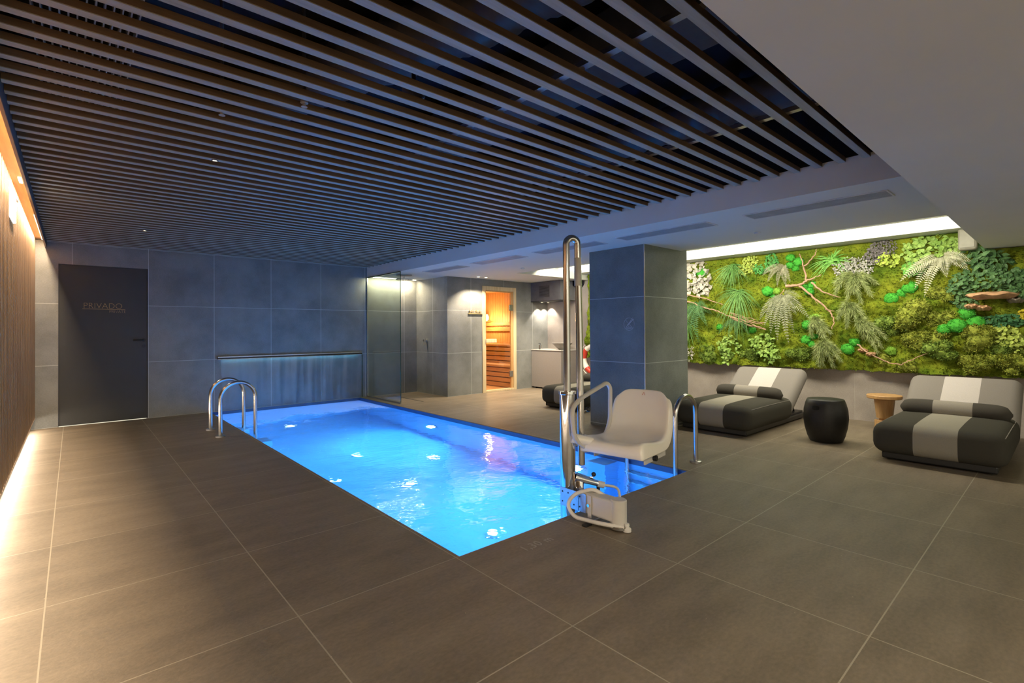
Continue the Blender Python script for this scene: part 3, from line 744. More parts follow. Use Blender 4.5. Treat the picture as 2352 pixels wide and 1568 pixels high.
# lined cabin
b = MB(); b.box(5.31, 5.35, 7.76, 9.95, 0, 2.2); b.box(7.86, 7.9, 7.76, 9.95, 0, 2.2); b.box(5.31, 7.9, 9.95, 9.99, 0, 2.2)
y = 7.76
while y < 9.94: b.box(7.85, 7.862, y, y + .085, 0, 2.16); y += .092
x = 5.35
while x < 7.85: b.box(x, x + .085, 9.94, 9.952, 0, 2.16); x += .092
struct(b.build('wall_cabin', M['sauna']))
struct(MB().box(5.3, 7.9, 7.752, 9.99, 2.16, 2.2).build('ceiling_cabin', M['sauna_y']))
struct(MB().box(5.3, 7.9, 7.75, 9.99, -.04, .002).build('floor_cabin', M['sauna_y']))
def bench(x0, x1, top, label):
    t = thing('sauna_bench', label, 'bench', (x0, 8.8, 0), 0, 'slatted sauna benches')
    n = 4; w = (x1 - x0) / n
    for i in range(n): MB().box(i * w, (i + 1) * w - .012, -1.03, 1.12, top - .05, top).build('seat_board', M['sauna_y'], t, bevel=.008)
    z = top - .065
    while z > top - .40: MB().box(.02, .045, -1.03, 1.12, z - .085, z).build('front_slat', M['sauna_y'], t, bevel=.003); z -= .105
bench(7.30, 7.84, .90, 'upper slatted wooden bench inside the sauna'); bench(6.88, 7.28, .48, 'lower slatted wooden bench inside the sauna')
t = thing('sauna_wall_rails', 'wooden rails on the sauna wall above the benches', 'backrest', (7.84, 8.8, 1.2))
for z in (0, .13): MB().box(-.05, -.005, -1.0, 1.1, z, z + .085).build('rail', M['sauna_y'], t, bevel=.004)
t = thing('sauna_lamp', 'glowing lamp in the sauna corner behind the glass door', 'lamp', (7.72, 9.72, 1.44))
MB().box(-.06, .13, -.1, .2, 0, .012).build('shelf', M['sauna_y'], t); MB().lathe([(.03, .012), (.07, .05), (.075, .12), (.05, .18)], n=20).build('lamp_shade', M['lamp_sauna'], t, smooth=40)
t = thing('sauna_sign', 'small metal sauna sign on the tiles left of the sauna door', 'sign', (5.64, 7.648, 1.535))
text('lettering', 'SAUNA', .088, M['brass'], t, (.012, -.012, .022), (PI / 2, 0, 0), .006, .98, 1.02)
MB().box(0, .335, -.020, 0, 0, .014).build('ledge', M['brass'], t)

# ------------------------------------------------------------------ basin corner
t = thing('basin_counter', 'grey stone counter block in the corner right of the sauna', 'counter', (7.30, 7.648, 0))
MB().box(0, .497, -.86, -.002, .03, .795).build('body', M['counter'], t, bevel=.004)
MB().box(-.012, .497, -.872, -.002, .795, .815).build('worktop', simple('pale_worktop', (.46, .44, .41), .4), t, bevel=.003)
for dy in (-.10, -.35, -.76): MB().box(.0, .06, dy - .03, dy + .03, 0, .03).build('foot', M['black'], t)
t = MB().lathe([(0, 0), (.07, 0), (.08, .008), (.17, .09), (.212, .135), (.205, .137), (.16, .10), (.06, .03), (0, .026)], n=36).build('wash_bowl', M['bowl'], None, (7.52, 6.96, .816), smooth=40)
tag(t, 'round stone wash bowl standing on the grey counter', 'wash bowl')
t = thing('soap_dispenser', 'small steel soap dispenser on the counter under the downlights', 'dispenser', (7.36, 7.44, .816))
MB().lathe([(.032, 0), (.032, .09), (.012, .10), (.012, .115), (0, .115)], n=18).build('bottle', M['chrome'], t, smooth=40)
MB().tube([(0, 0, .115), (0, 0, .128), (-.04, 0, .124)], .005, 8).build('pump', M['black'], t)
t = thing('grille_cabinet', 'grey wall box with a louvred grille above the basin corner', 'cabinet', (7.30, 7.648, 1.822))
MB().box(0, .497, -.86, -.002, .004, .398).build('body', M['panel'], t)
MB().box(-.004, .497, -.864, -.002, -.004, .004).build('bottom_edge', M['black'], t)
gr = MB().box(-.006, .0, -.56, -.25, .08, .31).build('grille_frame', M['panel'], t)
for i in range(9): MB().box(-.012, -.006, -.545, -.265, .092 + i * .024, .104 + i * .024).build('louvre', M['panel'], gr)
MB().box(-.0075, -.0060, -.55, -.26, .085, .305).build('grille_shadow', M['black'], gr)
# lifebuoy behind the pillar and a dark round wall speaker
t = thing('lifebuoy', 'red and white lifebuoy on the wall just behind the pillar', 'lifebuoy', (7.735, 6.30, .64))
for k in range(8):
    a0 = k * PI / 4; pts = [(0, .265 * math.cos(a0 + PI / 4 * i / 8), .265 * math.sin(a0 + PI / 4 * i / 8)) for i in range(9)]
    MB().tube(pts, .055 if k % 2 == 0 else .057, 14).build('segment', M['red'] if k % 2 == 0 else M['plastic'], t, smooth=40)
MB().tube([(-.03, .345 * math.cos(2 * PI * i / 32), .345 * math.sin(2 * PI * i / 32)) for i in range(32)], .008, 6, closed=True).build('rope', M['plastic'], t, smooth=40)
t = thing('wall_speaker', 'dark round wall speaker beside the far end of the moss', 'speaker', (7.76, 6.72, 2.20))
MB().cyl((.04, 0, 0), (-.10, 0, 0), .13, 24, .10).build('body', M['black'], t, smooth=40)
MB().lathe([(0, 0), (.09, 0)], n=20).build('cone', M['duct'], t, (-.101, 0, 0), (0, -PI / 2, 0))
t = thing('wall_speaker', 'beige rounded speaker under the soffit above the moss', 'speaker', (7.60, .79, 2.09))
rbox(.10, .16, .30, .03, 4).build('body', M['speaker'], t, smooth=40)
MB().box(-.055, -.049, -.06, .06, .03, .27).build('grille', M['speaker'], t, bevel=.002)
MB().box(.0, .2, -.02, .02, .12, .16).build('bracket', M['black'], t)

# ------------------------------------------------------------------ marks on pillar and floor
t = thing('no_diving_mark', 'etched no diving pictogram on the blue-lit pillar face', 'pictogram', (5.0265, 3.555, 1.285))
cc = MB(); cc.tube([(0, .075 * math.cos(2 * PI * i / 40), .075 * math.sin(2 * PI * i / 40)) for i in range(40)], .0022, 6, closed=True); cc.build('ring', M['etched'], t)
fg = MB(); fg.tube([(0, .052, .052), (0, -.05, -.05)], .002, 6); fg.tube([(0, .02, -.012), (0, -.065, .062)], .0055, 6); fg.tube([(0, .045, -.040), (0, -.05, .075)], .003, 6); fg.tube([(0, .030, .0), (0, .005, -.03)], .0025, 6)
fg.build('figure', M['etched'], t)
wv = MB()
for z in (-.038, -.052): wv.tube([(0, .045 - .09 * i / 24, z + .006 * math.sin(i * 1.05)) for i in range(25)], .0018, 6)
wv.build('waves', M['etched'], t)
o = text('depth_mark', '1,30 m', .088, M['floor_mark'], None, (1.870, 2.018, .0006), (0, 0, 0), .0004, .86, 1.12, .004)
tag(o, 'pale 1,30 m depth mark on the floor tile at the near pool edge', 'floor mark')

# ------------------------------------------------------------------ moss garden on the right wall
from mathutils import noise as mn
XM = 7.80
rg = random.Random(11)
def leafmat(name, c1, c2, rough=.55, nscale=9, trans=.0):
    m, nt, b = mat(name)
    pos = N(nt, 'ShaderNodeNewGeometry').outputs['Position']
    f = noise(nt, pos, nscale, 4, .65); f2 = noise(nt, pos, nscale * 9, 2, .6)
    ff = math_(nt, 'ADD', math_(nt, 'MULTIPLY', f, .6), math_(nt, 'MULTIPLY', f2, .4))
    ln(nt, ramp(nt, ff, [(.34, c1), (.66, c2)]), b.inputs['Base Color'])
    b.inputs['Roughness'].default_value = rough; b.inputs['Specular IOR Level'].default_value = .3
    return m
def moss_mat():
    m, nt, b = mat('moss')
    pos = N(nt, 'ShaderNodeNewGeometry').outputs['Position']
    f = noise(nt, pos, 2.1, 5, .62); f2 = noise(nt, pos, 70, 3, .7); f3 = noise(nt, pos, 5.5, 4, .6)
    c = ramp(nt, f, [(.30, (.06, .14, .012)), (.44, (.17, .28, .02)), (.56, (.36, .41, .03)), (.70, (.18, .33, .03))])
    c2 = ramp(nt, f3, [(.35, (.07, .15, .012)), (.65, (.42, .45, .04))])
    c = mixc(nt, .40, c, c2)
    c = mixc(nt, math_(nt, 'MULTIPLY', f2, .62), c, (.035, .06, .008))
    ln(nt, c, b.inputs['Base Color']); b.inputs['Roughness'].default_value = .95; b.inputs['Specular IOR Level'].default_value = .1
    bump(nt, b, f2, .9, .02)
    return m
M['moss'] = moss_mat()
G = {
 'dark': leafmat('fern_dark_green', (.035, .11, .03), (.11, .24, .08)), 'grey': leafmat('fern_grey', (.16, .16, .09), (.36, .35, .23)),
 'greygreen': leafmat('fern_grey_green', (.13, .15, .08), (.35, .36, .23)), 'pale': leafmat('fern_pale', (.28, .30, .17), (.58, .57, .40)),
 'grass': leafmat('grass_green', (.03, .13, .015), (.20, .38, .10)), 'grassb': leafmat('grass_bright', (.05, .26, .02), (.26, .54, .12)),
 'feather': leafmat('feather_green', (.19, .26, .07), (.50, .55, .25)), 'ivy': leafmat('ivy_dark', (.025, .085, .025), (.13, .26, .09)),
 'ivyb': leafmat('ivy_bright', (.13, .28, .03), (.38, .52, .13)), 'lime': leafmat('lime_leaf', (.28, .42, .04), (.52, .60, .12)),
 'silver': leafmat('silver_leaf', (.30, .28, .23), (.62, .58, .50)), 'flower': leafmat('white_flower', (.10, .11, .09), (.66, .64, .58), .6, 40),
 'purple': leafmat('dark_flower', (.035, .035, .04), (.28, .25, .25), .6, 40), 'ball': leafmat('ball_moss', (.03, .25, .02), (.10, .50, .06), .95, 30),
 'balld': leafmat('ball_moss_lime', (.16, .34, .03), (.28, .48, .07), .95, 30),
 'mound': leafmat('bush_moss', (.12, .17, .02), (.42, .45, .07), .95, 14), 'moundd': leafmat('bush_moss_dark', (.07, .14, .02), (.30, .40, .07), .95, 14),
 'curl': leafmat('curly_green', (.03, .20, .04), (.14, .42, .10), .8, 20), 'curll': leafmat('curly_lime', (.28, .40, .05), (.55, .62, .15), .8, 20),
 'yellow': leafmat('yellow_lichen', (.45, .36, .02), (.75, .62, .06), .9, 20), 'teal': leafmat('teal_curl', (.02, .09, .03), (.07, .20, .08), .8, 20)}
def leaf(mb, p, d, nrm, l, w, fold=.25):
    d = d.normalized(); side = d.cross(nrm)
    if side.length < 1e-4: side = Vector((0, 1, 0))
    side.normalize(); up = side.cross(d)
    a = p + d * (l * .45)
    mb.add([p, a + side * w * .5 + up * w * fold, p + d * l, a - side * w * .5 + up * w * fold], [(0, 1, 2), (0, 2, 3)])
def rv(): return Vector((rg.uniform(-1, 1), rg.uniform(-1, 1), rg.uniform(-1, 1)))
def broad_leaf(mb, p, d, nrm, l, w):
    d = d.normalized(); side = d.cross(nrm)
    if side.length < 1e-4: side = Vector((0, 1, 0))
    side.normalize(); up = side.cross(d)
    e = [(.14, .34, .05), (.42, .50, .09), (.74, .30, .05)]
    R = [p + d * (l * t) + side * (w * k) + up * (w * h) for t, k, h in e]; L = [p + d * (l * t) - side * (w * k) + up * (w * h) for t, k, h in e]
    tip = p + d * l - up * (w * .12); mid = p + d * (l * .45)
    mb.add([p, R[0], R[1], R[2], tip, L[2], L[1], L[0], mid], [(0, 1, 2, 8), (8, 2, 3, 4), (0, 8, 6, 7), (8, 4, 5, 6)])
def tuft(mb, p, nrm, l, w, k=3):
    for _ in range(k): leaf(mb, p, nrm * 1.0 + rv() * .9, rv(), l * rg.uniform(.6, 1.2), w)
# the moss field
def mh(y, z):
    h = .030 + .045 * mn.noise(Vector((y * 1.7, z * 1.9, .3))) + .055 * mn.noise(Vector((y * 5, z * 5.2, 4))) + .026 * mn.noise(Vector((y * 15, z * 15, 9)))
    d = mn.voronoi(Vector((y * 3.4, z * 3.7, .5)))[0][0]; h += .055 * max(0, 1 - d * 1.7)
    d = mn.voronoi(Vector((y * 8.2, z * 8.6, 3.5)))[0][0]; h += .028 * max(0, 1 - d * 1.8)
    low = max(0, min(1, (1.35 - z) / .5)); h += low * .045 * (1 + mn.noise(Vector((y * 6, z * 6, 2))))
    return max(.012, h) * min(1, (2.40 - z) / .12 * .8 + .2)
b = MB(); y0, y1, z0, z1 = -1.3, 6.46, .665, 2.372; ny, nz = 388, 86
vs = []; fs = []
for j in range(nz + 1):
    for i in range(ny + 1):
        y = y0 + (y1 - y0) * i / ny; z = z0 + ((2.094 if y < .665 else 2.329) - z0) * j / nz
        if j == 0: z += .02 * mn.noise(Vector((y * 9, 0, 0)))
        vs.append((XM - .02 - mh(y, z), y, z))
for j in range(nz):
    for i in range(ny): k = j * (ny + 1) + i; fs.append((k, k + ny + 1, k + ny + 2, k + 1))
b.add(vs, fs)
o_ = len(b.v); b.add([(XM - .002, y, z0) for y in (y0, y1)] + [(XM - .03, y0, z0), (XM - .03, y1, z0)], [(0, 2, 3, 1)])
for _ in range(15000):
    y = rg.uniform(.2, y1) if rg.random() < .93 else rg.uniform(y0, .2); z = rg.uniform(z0 - .01, 2.315 if y > .67 else 2.07)
    if z > 2.28 and rg.random() < .75: continue
    p = Vector((XM - .02 - mh(y, max(z, z0)), y, z)); tuft(b, p, Vector((-1, 0, .1)), .026, .012, 2)
o = b.build('moss', M['moss'], recalc=False, smooth='all')
tag(o, 'wall-covering mat of olive and green preserved moss above the loungers', 'moss', None, 'stuff')

def P3(y, z, dx=.0): return Vector((XM - .02 - mh(y, z) - dx, y, z))
def frond(crown, tip, out, wid, steps=22):
    """one arching leaf with two rows of leaflets"""
    mb = MB(); a = crown; c = tip; mid = (a + c) / 2 + Vector((-out, 0, .22 * (c - a).length))
    pts = [a * (1 - t) ** 2 + mid * 2 * t * (1 - t) + c * t * t for t in [i / steps for i in range(steps + 1)]]
    mb.tube(pts[::2] if steps % 2 == 0 else pts, [.004 * (1 - .8 * i / len(pts[::2])) for i in range(len(pts[::2]))], 5)
    for i in range(1, steps):
        t = i / steps; T = (pts[i + 1] - pts[i - 1]).normalized(); s = T.cross(Vector((-1, 0, 0))).normalized()
        w = wid * (math.sin(PI * min(1, t * .92 + .10)) ** .7) * (1 - .35 * t)
        for sg in (-1, 1):
            leaf(mb, pts[i], s * sg + T * .45 + Vector((rg.uniform(-.25, .1), 0, 0)), Vector((-1, 0, 0)), w * rg.uniform(.9, 1.1), (c - a).length / steps * .72, .12)
    return mb
def fern(crown, tips, m, label, wid=.07, out=.14, dx=.03):
    c = P3(*crown, dx); t = thing('fern', label, 'fern', c, 0, 'ferns in the moss wall')
    for tp in tips:
        tip = P3(*tp, .05 + rg.uniform(0, .05)) - c
        frond(Vector((0, 0, 0)), tip, out * rg.uniform(.7, 1.2), wid * rg.uniform(.85, 1.1)).build('frond', m, t, recalc=False)
fern((4.10, 1.66), [(4.32, 1.37), (3.90, 1.25), (4.2, 1.11), (4.07, .98), (4.33, 1.09), (3.99, 1.36), (4.13, 1.22), (3.86, 1.45), (4.26, 1.25)], G['dark'], 'dark green hanging fern beside the pillar', .095, .2)
fern((2.77, 2.13), [(3.05, 2.0), (2.97, 1.9), (2.85, 1.82), (2.73, 1.81), (2.66, 1.88), (2.9, 2.02)], G['grey'], 'small grey fern at the top of the moss over the first lounger', .06)
fern((2.76, 1.70), [(3.1, 1.33), (3.0, 1.25), (2.94, 1.13), (2.83, 1.02), (2.68, .99), (2.42, 1.35), (2.58, 1.40), (2.54, 1.66), (2.74, 1.2), (2.88, 1.38), (2.62, 1.14), (2.97, 1.45)], G['greygreen'], 'large grey-green fern in the middle, below the forked branch', .085, .2)
fern((1.02, 2.07), [(1.42, 1.78), (1.34, 1.82), (1.28, 1.69), (1.19, 1.58), (1.12, 1.82), (.98, 1.80), (.89, 1.98), (.79, 1.87), (.76, 1.95)], G['pale'], 'pale cream fern below the bright ivy on the near part of the moss', .085, .18)
fern((3.42, 1.40), [(3.72, 1.13), (3.56, 1.08), (3.25, 1.11), (3.42, 1.02), (3.63, 1.2)], G['dark'], 'thin dark fern under the twig bundle, over the first lounger', .05)

def grass(crown, n, l, spread, down, m, label, w=.010, dx=.04):
    c = P3(*crown, dx); mb = MB()
    for i in range(n):
        q = rg.uniform(*spread); L = l * rg.uniform(.65, 1.1)
        d = Vector((-rg.uniform(.1, .9), math.cos(q), math.sin(q) + rg.uniform(-.1, .35))).normalized(); pts = []; st = rv() * .035; bend = rv() * .06; dn = down * rg.uniform(.6, 1.5)
        for k in range(7):
            s = k / 6; pts.append(st + d * (L * s) + Vector((0, 0, -dn * L * s * s)) + bend * s * s)
        side = d.cross(Vector((-1, 0, 0))).normalized()
        for k in range(6):
            w0 = w * (1 - (k / 6) ** 2); w1 = w * (1 - ((k + 1) / 6) ** 2)
            mb.add([pts[k] - side * w0 * .5, pts[k] + side * w0 * .5, pts[k + 1] + side * w1 * .5, pts[k + 1] - side * w1 * .5], [(0, 1, 2, 3)])
    o = mb.build('grass_tuft', m, None, c, recalc=False); tag(o, label, 'grass plant', 'grassy tufts in the moss wall')
R_ = math.radians
grass((3.50, 2.19), 75, .30, (R_(185), R_(350)), .5, G['grass'], 'dark spiky grass tuft near the silver leaves')
grass((3.42, 1.78), 95, .40, (R_(150), R_(390)), .85, G['grass'], 'large arching grass tuft above the twig bundle')
grass((4.28, 1.34), 70, .36, (R_(200), R_(340)), .6, G['grass'], 'grass trailing down beside the pillar')
grass((2.16, 2.13), 60, .27, (R_(-40), R_(220)), .55, G['grassb'], 'bright green grass tuft at the top of the moss', .014)

def feather(crown, tips, m, label, n=60, w=.12):
    c = P3(*crown, .05); mb = MB()
    for tp in tips:
        tip = P3(*tp, .08) - c; mid = tip / 2 + Vector((-.12, 0, .25 * tip.length)); k = 26
        pts = [mid * 2 * t * (1 - t) + tip * t * t for t in [i / k for i in range(k + 1)]]
        mb.tube(pts[::3], .003, 4)
        for i in range(1, k + 1):
            T = (pts[i] - pts[i - 1]).normalized()
            for _ in range(20): leaf(mb, pts[i] + rv() * .012, T * 1.1 + rv() * .72, rv(), w * rg.uniform(.4, 1.05) * (1.1 - .5 * i / k), .0042, 0)
    o = mb.build('feathery_plant', m, None, c, recalc=False); tag(o, label, 'feathery plant', 'feathery plants in the moss wall')
feather((1.90, 1.93), [(2.12, 1.68), (1.98, 1.6), (1.84, 1.57), (1.72, 1.65), (1.68, 1.8), (2.1, 1.82), (1.9, 1.7)], G['feather'], 'feathery grey-green plant below the white flowers')
feather((1.95, 1.56), [(2.08, 1.36), (1.98, 1.26), (1.86, 1.24), (1.80, 1.36), (2.02, 1.44)], G['feather'], 'feathery plant in the middle of three stacked ones')
feather((1.86, 1.34), [(1.74, 1.06), (1.62, 1.0), (1.58, 1.1), (1.72, 1.18), (1.66, .93), (1.8, 1.1)], G['feather'], 'feathery plant sweeping down toward the hanging twig')
feather((2.36, 1.38), [(2.40, 1.12), (2.28, 1.1), (2.18, 1.16), (2.32, 1.22), (2.22, 1.04)], G['feather'], 'feathery plant right of the lower bright moss balls')
feather((2.26, 1.05), [(2.36, .82), (2.26, .73), (2.14, .72), (2.05, .80), (2.20, .86), (2.08, .92), (2.3, .72)], G['feather'], 'lowest feathery plant, hanging over the bottom edge of the moss')

def foliage(name, cat, group, spots, n, l, w, m, label, thick=.10, droop=.5):
    """a patch of many leaves around a few centres (y, z, ry, rz)"""
    c0 = P3(spots[0][0], spots[0][1], .03); mb = MB(); tot = sum(s[2] * s[3] for s in spots)
    for (y, z, ry, rz) in spots:
        for _ in range(int(n * ry * rz / tot)):
            a = rg.uniform(0, 2 * PI); r = math.sqrt(rg.random()); yy = y + ry * r * math.cos(a); zz = z + rz * r * math.sin(a)
            p = P3(yy, zz, rg.uniform(.0, thick) * (1.1 - r * .6)) - c0
            nrm = Vector((-1, 0, .35)) + rv() * .55; d = Vector((0, rg.uniform(-1, 1), rg.uniform(-1, 1) - droop)) + rv() * .3
            L = l * rg.uniform(.6, 1.15)
            broad_leaf(mb, p, d, nrm, L, w * L / l)
    o = mb.build(name, m, None, c0, recalc=False); return tag(o, label, cat, group)
IV = 'leafy patches in the moss wall'
foliage('ivy', 'ivy', IV, [(3.59, .95, .17, .17), (3.62, .80, .07, .12)], 150, .055, .04, G['ivyb'], 'small light ivy above the left lounger at the bottom of the moss')
foliage('ivy', 'ivy', IV, [(3.08, 1.00, .18, .16), (2.94, .84, .12, .12)], 190, .055, .042, G['ivyb'], 'yellow-green ivy at the bottom of the moss under the large fern')
foliage('ivy', 'ivy', IV, [(1.12, 2.17, .28, .16), (.92, 2.2, .16, .1), (1.28, 2.02, .08, .1)], 320, .062, .05, G['ivyb'], 'bright light-green ivy at the top of the moss above the pale fern')
foliage('ivy', 'ivy', IV, [(.62, 1.78, .26, .13), (.44, 1.70, .16, .14), (.88, 1.66, .11, .18), (.80, 1.52, .08, .10), (.34, 1.62, .10, .12)], 620, .052, .042, G['ivy'], 'dark green ivy hanging over the bracket fungus')
foliage('ivy', 'ivy', IV, [(.70, 2.03, .14, .12), (.58, 1.95, .12, .10)], 130, .085, .045, G['ivy'], 'dark long-leaved foliage under the beige speaker')
foliage('lime_plant', 'leafy plant', IV, [(1.55, 2.08, .11, .09)], 110, .04, .035, G['lime'], 'lime green leafy clump beside the dark flowers')
foliage('lime_plant', 'leafy plant', IV, [(1.29, 1.95, .10, .06)], 60, .08, .065, G['grassb'], 'vivid green leaves left of the pale fern crown')
foliage('silver_plant', 'silver plant', IV, [(4.13, 2.10, .24, .24), (4.02, 1.90, .14, .14), (4.28, 1.9, .07, .15)], 230, .072, .066, G['silver'], 'silver round-leaved plant at the top beside the pillar')
foliage('silver_plant', 'silver plant', IV, [(4.24, .82, .11, .11)], 60, .05, .02, G['silver'], 'small grey plant at the lower moss corner by the pillar')
foliage('flower_clump', 'flowers', IV, [(1.98, 2.03, .17, .13), (1.86, 2.02, .16, .13)], 520, .028, .022, G['flower'], 'clump of small white dried flowers under the bright grass tuft')
foliage('flower_clump', 'flowers', IV, [(1.61, 2.24, .14, .13), (1.69, 2.15, .12, .11)], 380, .030, .022, G['purple'], 'dark purple dried flower clump near the top of the moss')
CU = 'curly clumps in the moss wall'
foliage('curly_clump', 'curly moss', CU, [(3.26, 2.24, .10, .12), (3.36, 2.12, .15, .07)], 260, .035, .03, G['curll'], 'yellow-green curly clump near the top of the moss, right of the silver leaves', .07)
foliage('curly_clump', 'curly moss', CU, [(2.95, 2.22, .10, .13), (3.10, 2.11, .12, .07)], 260, .035, .03, G['curl'], 'green curly clump left of the small grey fern', .07)
foliage('curly_clump', 'curly moss', CU, [(.52, 1.15, .12, .11), (.42, 1.04, .10, .10)], 240, .04, .035, G['curll'], 'lime curly clump low on the near moss', .08)
foliage('curly_clump', 'curly moss', CU, [(.50, 1.30, .20, .07)], 180, .04, .034, G['teal'], 'dark teal curly clump under the bracket fungus', .06)
foliage('curly_clump', 'curly moss', CU, [(.36, 1.35, .06, .06)], 70, .035, .028, G['yellow'], 'yellow lichen clump at the near edge of the picture', .06)

# moss balls and bushy mounds
def ball(i, y, z, r, m, label):
    c = P3(y, z, r * .05); mb = MB(); mb.ball((0, 0, 0), r, 18, (.55, 1.08, .95), .10, i)
    for _ in range(170):
        d = rv().normalized()
        if d.x > .3: continue
        tuft(mb, Vector((d.x * .55 * r, d.y * 1.08 * r, d.z * .95 * r)), d, .014, .008, 2)
    tag(mb.build('moss_ball', m, None, c, recalc=False, smooth='all'), label, 'moss ball', 'moss balls')
BALLS = [(2.70, 2.24, .057, 'upper ball of the four bright ones at the top right of the small grey fern'), (2.60, 2.17, .066, 'largest of the four bright moss balls beside the forked twig tips'), (2.71, 2.13, .050, 'left ball of the four bright ones beside the small grey fern'), (2.64, 2.08, .046, 'lowest of the four bright moss balls beside the small grey fern'),
 (3.01, 1.78, .077, 'large bright moss ball left of the big fern crown'), (2.89, 1.77, .055, 'lime moss ball just left of the big fern crown'), (2.95, 1.71, .050, 'small moss ball under the large one left of the big fern'),
 (2.51, 1.80, .048, 'bright moss ball touching the main branch on its left'), (2.41, 1.82, .057, 'bright moss ball under the thick part of the main branch'), (2.45, 1.74, .060, 'bright moss ball in the fork below the main branch'),
 (2.37, 1.35, .072, 'moss ball at the top of the feathery plant under the branch end'), (2.47, 1.27, .062, 'bright moss ball left of the hanging branch tip'), (2.49, 1.06, .062, 'left ball of the lower bright trio'), (2.40, 1.11, .056, 'upper ball of the lower bright trio'), (2.42, 1.00, .050, 'bottom ball of the lower bright trio'),
 (2.00, .94, .075, 'dark green moss ball right of the lowest feathery plant'), (1.92, 1.04, .058, 'dark green moss ball above the small fungus'), (4.04, 2.14, .078, 'bright moss ball glimpsed behind the silver leaves'), (3.75, 1.25, .050, 'moss ball left of the thin dark fern'), (3.24, 1.20, .052, 'moss ball right of the thin dark fern, under the twigs'),
 (.82, 1.38, .072, 'bright emerald moss ball below the small bracket fungi'), (.75, 1.27, .085, 'right ball of the large emerald cluster'), (.90, 1.24, .080, 'left ball of the large emerald cluster'), (1.01, 1.20, .060, 'small left end ball of the emerald cluster'),
 (1.52, 1.59, .070, 'bright moss ball, left end of the row under the pale fern'), (1.44, 1.65, .064, 'bright moss ball, middle of the row under the pale fern'), (1.34, 1.72, .078, 'bright moss ball, right end of the row under the pale fern'), (1.54, .93, .058, 'flat lime moss ball above the hanging twig')]
for i, (y, z, r, l) in enumerate(BALLS):
    ball(i, y, z, r, G['balld'] if i in (5, 10, 27) else G['ball'], l)
def mound(i, y, z, r, m, label):
    c = P3(y, z, .0); mb = MB(); rq = random.Random(i); lobes = [(Vector((0, 0, 0)), .72)] + [(Vector((-rq.uniform(-.1, .35), rq.uniform(-.75, .75), rq.uniform(-.6, .6))) * r, rq.uniform(.36, .6)) for _ in range(5)]
    for lc, lr in lobes: mb.ball(lc, r * lr * .9, 14, (.7, 1.1, .85), .14, i)
    for _ in range(int(950 * (r / .14) ** 1.5)):
        d = rv().normalized()
        if d.x > .25: continue
        lc, lr = rg.choice(lobes); k = lr * rg.uniform(.85, 1.1); tuft(mb, lc + Vector((d.x * .7, d.y * 1.1, d.z * .85)) * r * k, d, .024, .013, 3)
    tag(mb.build('moss_mound', m, None, c, recalc=False, smooth='all'), label, 'bushy moss', 'bushy moss mounds')
MO = [(1.31, 1.39, .19, 0, 'large olive bushy mound in the middle of the near moss'), (1.29, 1.07, .15, 0, 'olive bushy mound above the hanging twig, left one'), (1.10, 1.07, .145, 0, 'olive bushy mound above the hanging twig, right one'),
 (.71, 1.08, .165, 0, 'big olive mound below the emerald moss balls'), (.52, .98, .13, 1, 'darker mound right of the big olive one'), (.76, .80, .13, 0, 'bushy mound at the bottom edge behind the near lounger, left one'),
 (.52, .85, .14, 0, 'bushy mound at the bottom edge behind the near lounger, middle one'), (.38, .82, .12, 0, 'bushy mound at the bottom edge behind the near lounger, right one'), (1.04, .93, .14, 1, 'dark green mound right of the hanging twig'),
 (1.05, 1.62, .11, 0, 'small mound under the tip of the pale fern'), (1.61, 1.27, .15, 1, 'green mound right of the middle feathery plant'), (1.62, .84, .10, 0, 'low mound above the curve of the hanging twig'), (3.26, .80, .13, 1, 'dark low mound between the two bottom ivies'),
 (2.55, .86, .16, 1, 'green mound at the bottom left of the lowest feathery plant'), (3.90, .81, .16, 1, 'green mound at the bottom left corner of the moss'), (2.90, 1.60, .10, 1, 'green mound behind the crown of the big fern'), (1.05, 1.32, .12, 0, 'mound between the emerald moss balls and the large olive mound'), (1.36, .77, .11, 0, 'low mound under the hanging twig')]
for i, (y, z, r, k, l) in enumerate(MO): mound(i + 60, y, z, r, G['moundd'] if k else G['mound'], l)

# branches, twigs and bracket fungi
BR = simple('branch_bark', (.42, .26, .17), .7, 0, .3, .3, 25)
def branch(label, lines, rs):
    t = thing('branch', label, 'branch', P3(*lines[0][0], .0), 0, 'dry branches in the moss wall'); o = t.location
    for pts, r in zip(lines, rs):
        P = [P3(y, z, .09) for y, z in pts]; Q = []
        for a, c in zip(P, P[1:]):
            for k in range(6): Q.append(a + (c - a) * (k / 6) + rv() * .008)
        Q.append(P[-1]); n = len(Q)
        MB().tube([q - o for q in Q], [r * (1.1 - .75 * i / n) for i in range(n)], 8).build('limb', BR, t, smooth=60)
branch('pale forked driftwood branch in the middle of the moss', [[(2.72, 1.82), (2.56, 1.83), (2.46, 1.89), (2.29, 1.95)], [(2.47, 1.88), (2.5, 2.08), (2.55, 2.27)], [(2.5, 2.09), (2.34, 2.22), (2.33, 2.31)],
  [(2.56, 1.82), (2.39, 1.65), (2.18, 1.44), (2.13, 1.33), (2.15, 1.21)], [(2.39, 1.85), (2.27, 1.72), (2.06, 1.63)], [(2.75, 1.78), (2.80, 1.69)], [(2.23, 1.48), (2.13, 1.45)], [(2.36, 1.63), (2.34, 1.55)]], [.020, .013, .010, .014, .013, .007, .006, .006])
branch('long thin twigs running from the pillar down to the big fern', [[(4.30, 1.80), (3.95, 1.72), (3.64, 1.60)], [(4.36, 1.72), (4.12, 1.63), (3.93, 1.55), (3.71, 1.5), (3.52, 1.4), (3.25, 1.31), (2.98, 1.2)]], [.011, .012])
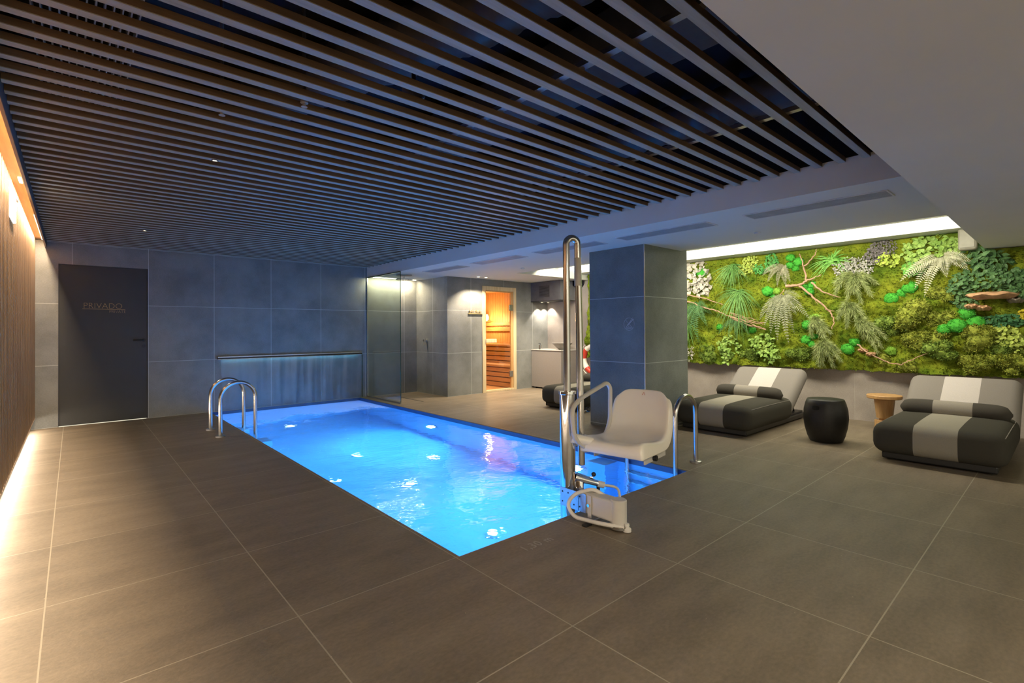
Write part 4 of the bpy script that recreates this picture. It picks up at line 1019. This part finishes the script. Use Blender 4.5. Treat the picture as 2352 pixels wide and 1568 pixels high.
branch('bundle of reddish twigs left of the big fern', [[(3.52, 1.47), (3.33, 1.40), (3.14, 1.35)], [(3.51, 1.38), (3.25, 1.26), (2.98, 1.21)], [(3.55, 1.42), (3.3, 1.34), (3.02, 1.28)], [(3.50, 1.40), (3.3, 1.29), (3.05, 1.24)], [(3.48, 1.43), (3.2, 1.33), (3.0, 1.3)]], [.011, .011, .010, .009, .009])
branch('single pale twig curving along the bottom of the near moss', [[(1.88, 1.01), (1.73, .89), (1.56, .79), (1.41, .77), (1.33, .82), (1.14, .93), (.95, 1.02)]], [.009])
def fungus(y, z, w, dpt, label, grey=False):
    c = P3(y, z, -.02); mb = MB(); n = 26; vs = []; fs = []
    for zz, k in ((-.20 * dpt, .72), (0, 1.0), (.10 * dpt, .93), (.16 * dpt, .5)):
        for i in range(n + 1):
            a = PI / 2 + PI * i / n; ww = 1 + .05 * math.sin(i * 1.9)
            vs.append((dpt * k * ww * math.cos(a), w * k * ww * math.sin(a), zz + .05 * dpt * math.sin(i * .8)))
    for j in range(3):
        for i in range(n): q = j * (n + 1) + i; fs.append((q, q + 1, q + n + 2, q + n + 1))
    fs.append(tuple(range(n + 1))); fs.append(tuple(3 * (n + 1) + i for i in range(n + 1)))
    mb.add(vs, fs); tag(mb.build('bracket_fungus', FG if not grey else FG2, None, c, smooth=50), label, 'bracket fungus', 'bracket fungi')
FG = simple('fungus_tan', (.50, .29, .16), .8, 0, .2, .25, 14); FG2 = simple('fungus_grey', (.24, .21, .17), .8, 0, .2, .25, 14)
fungus(.59, 1.575, .23, .20, 'large tan bracket fungus under the dark ivy')
fungus(.77, 1.46, .075, .15, 'small bracket fungus below the large one, upper of two'); fungus(.68, 1.44, .078, .15, 'small bracket fungus below the large one, lower of two')
fungus(.42, 1.515, .075, .15, 'grey bracket fungus right of the large tan one', True)
fungus(1.82, .93, .068, .12, 'small bracket fungus near the bottom twig, upper one'); fungus(1.73, .885, .055, .12, 'small bracket fungus near the bottom twig, lower one')
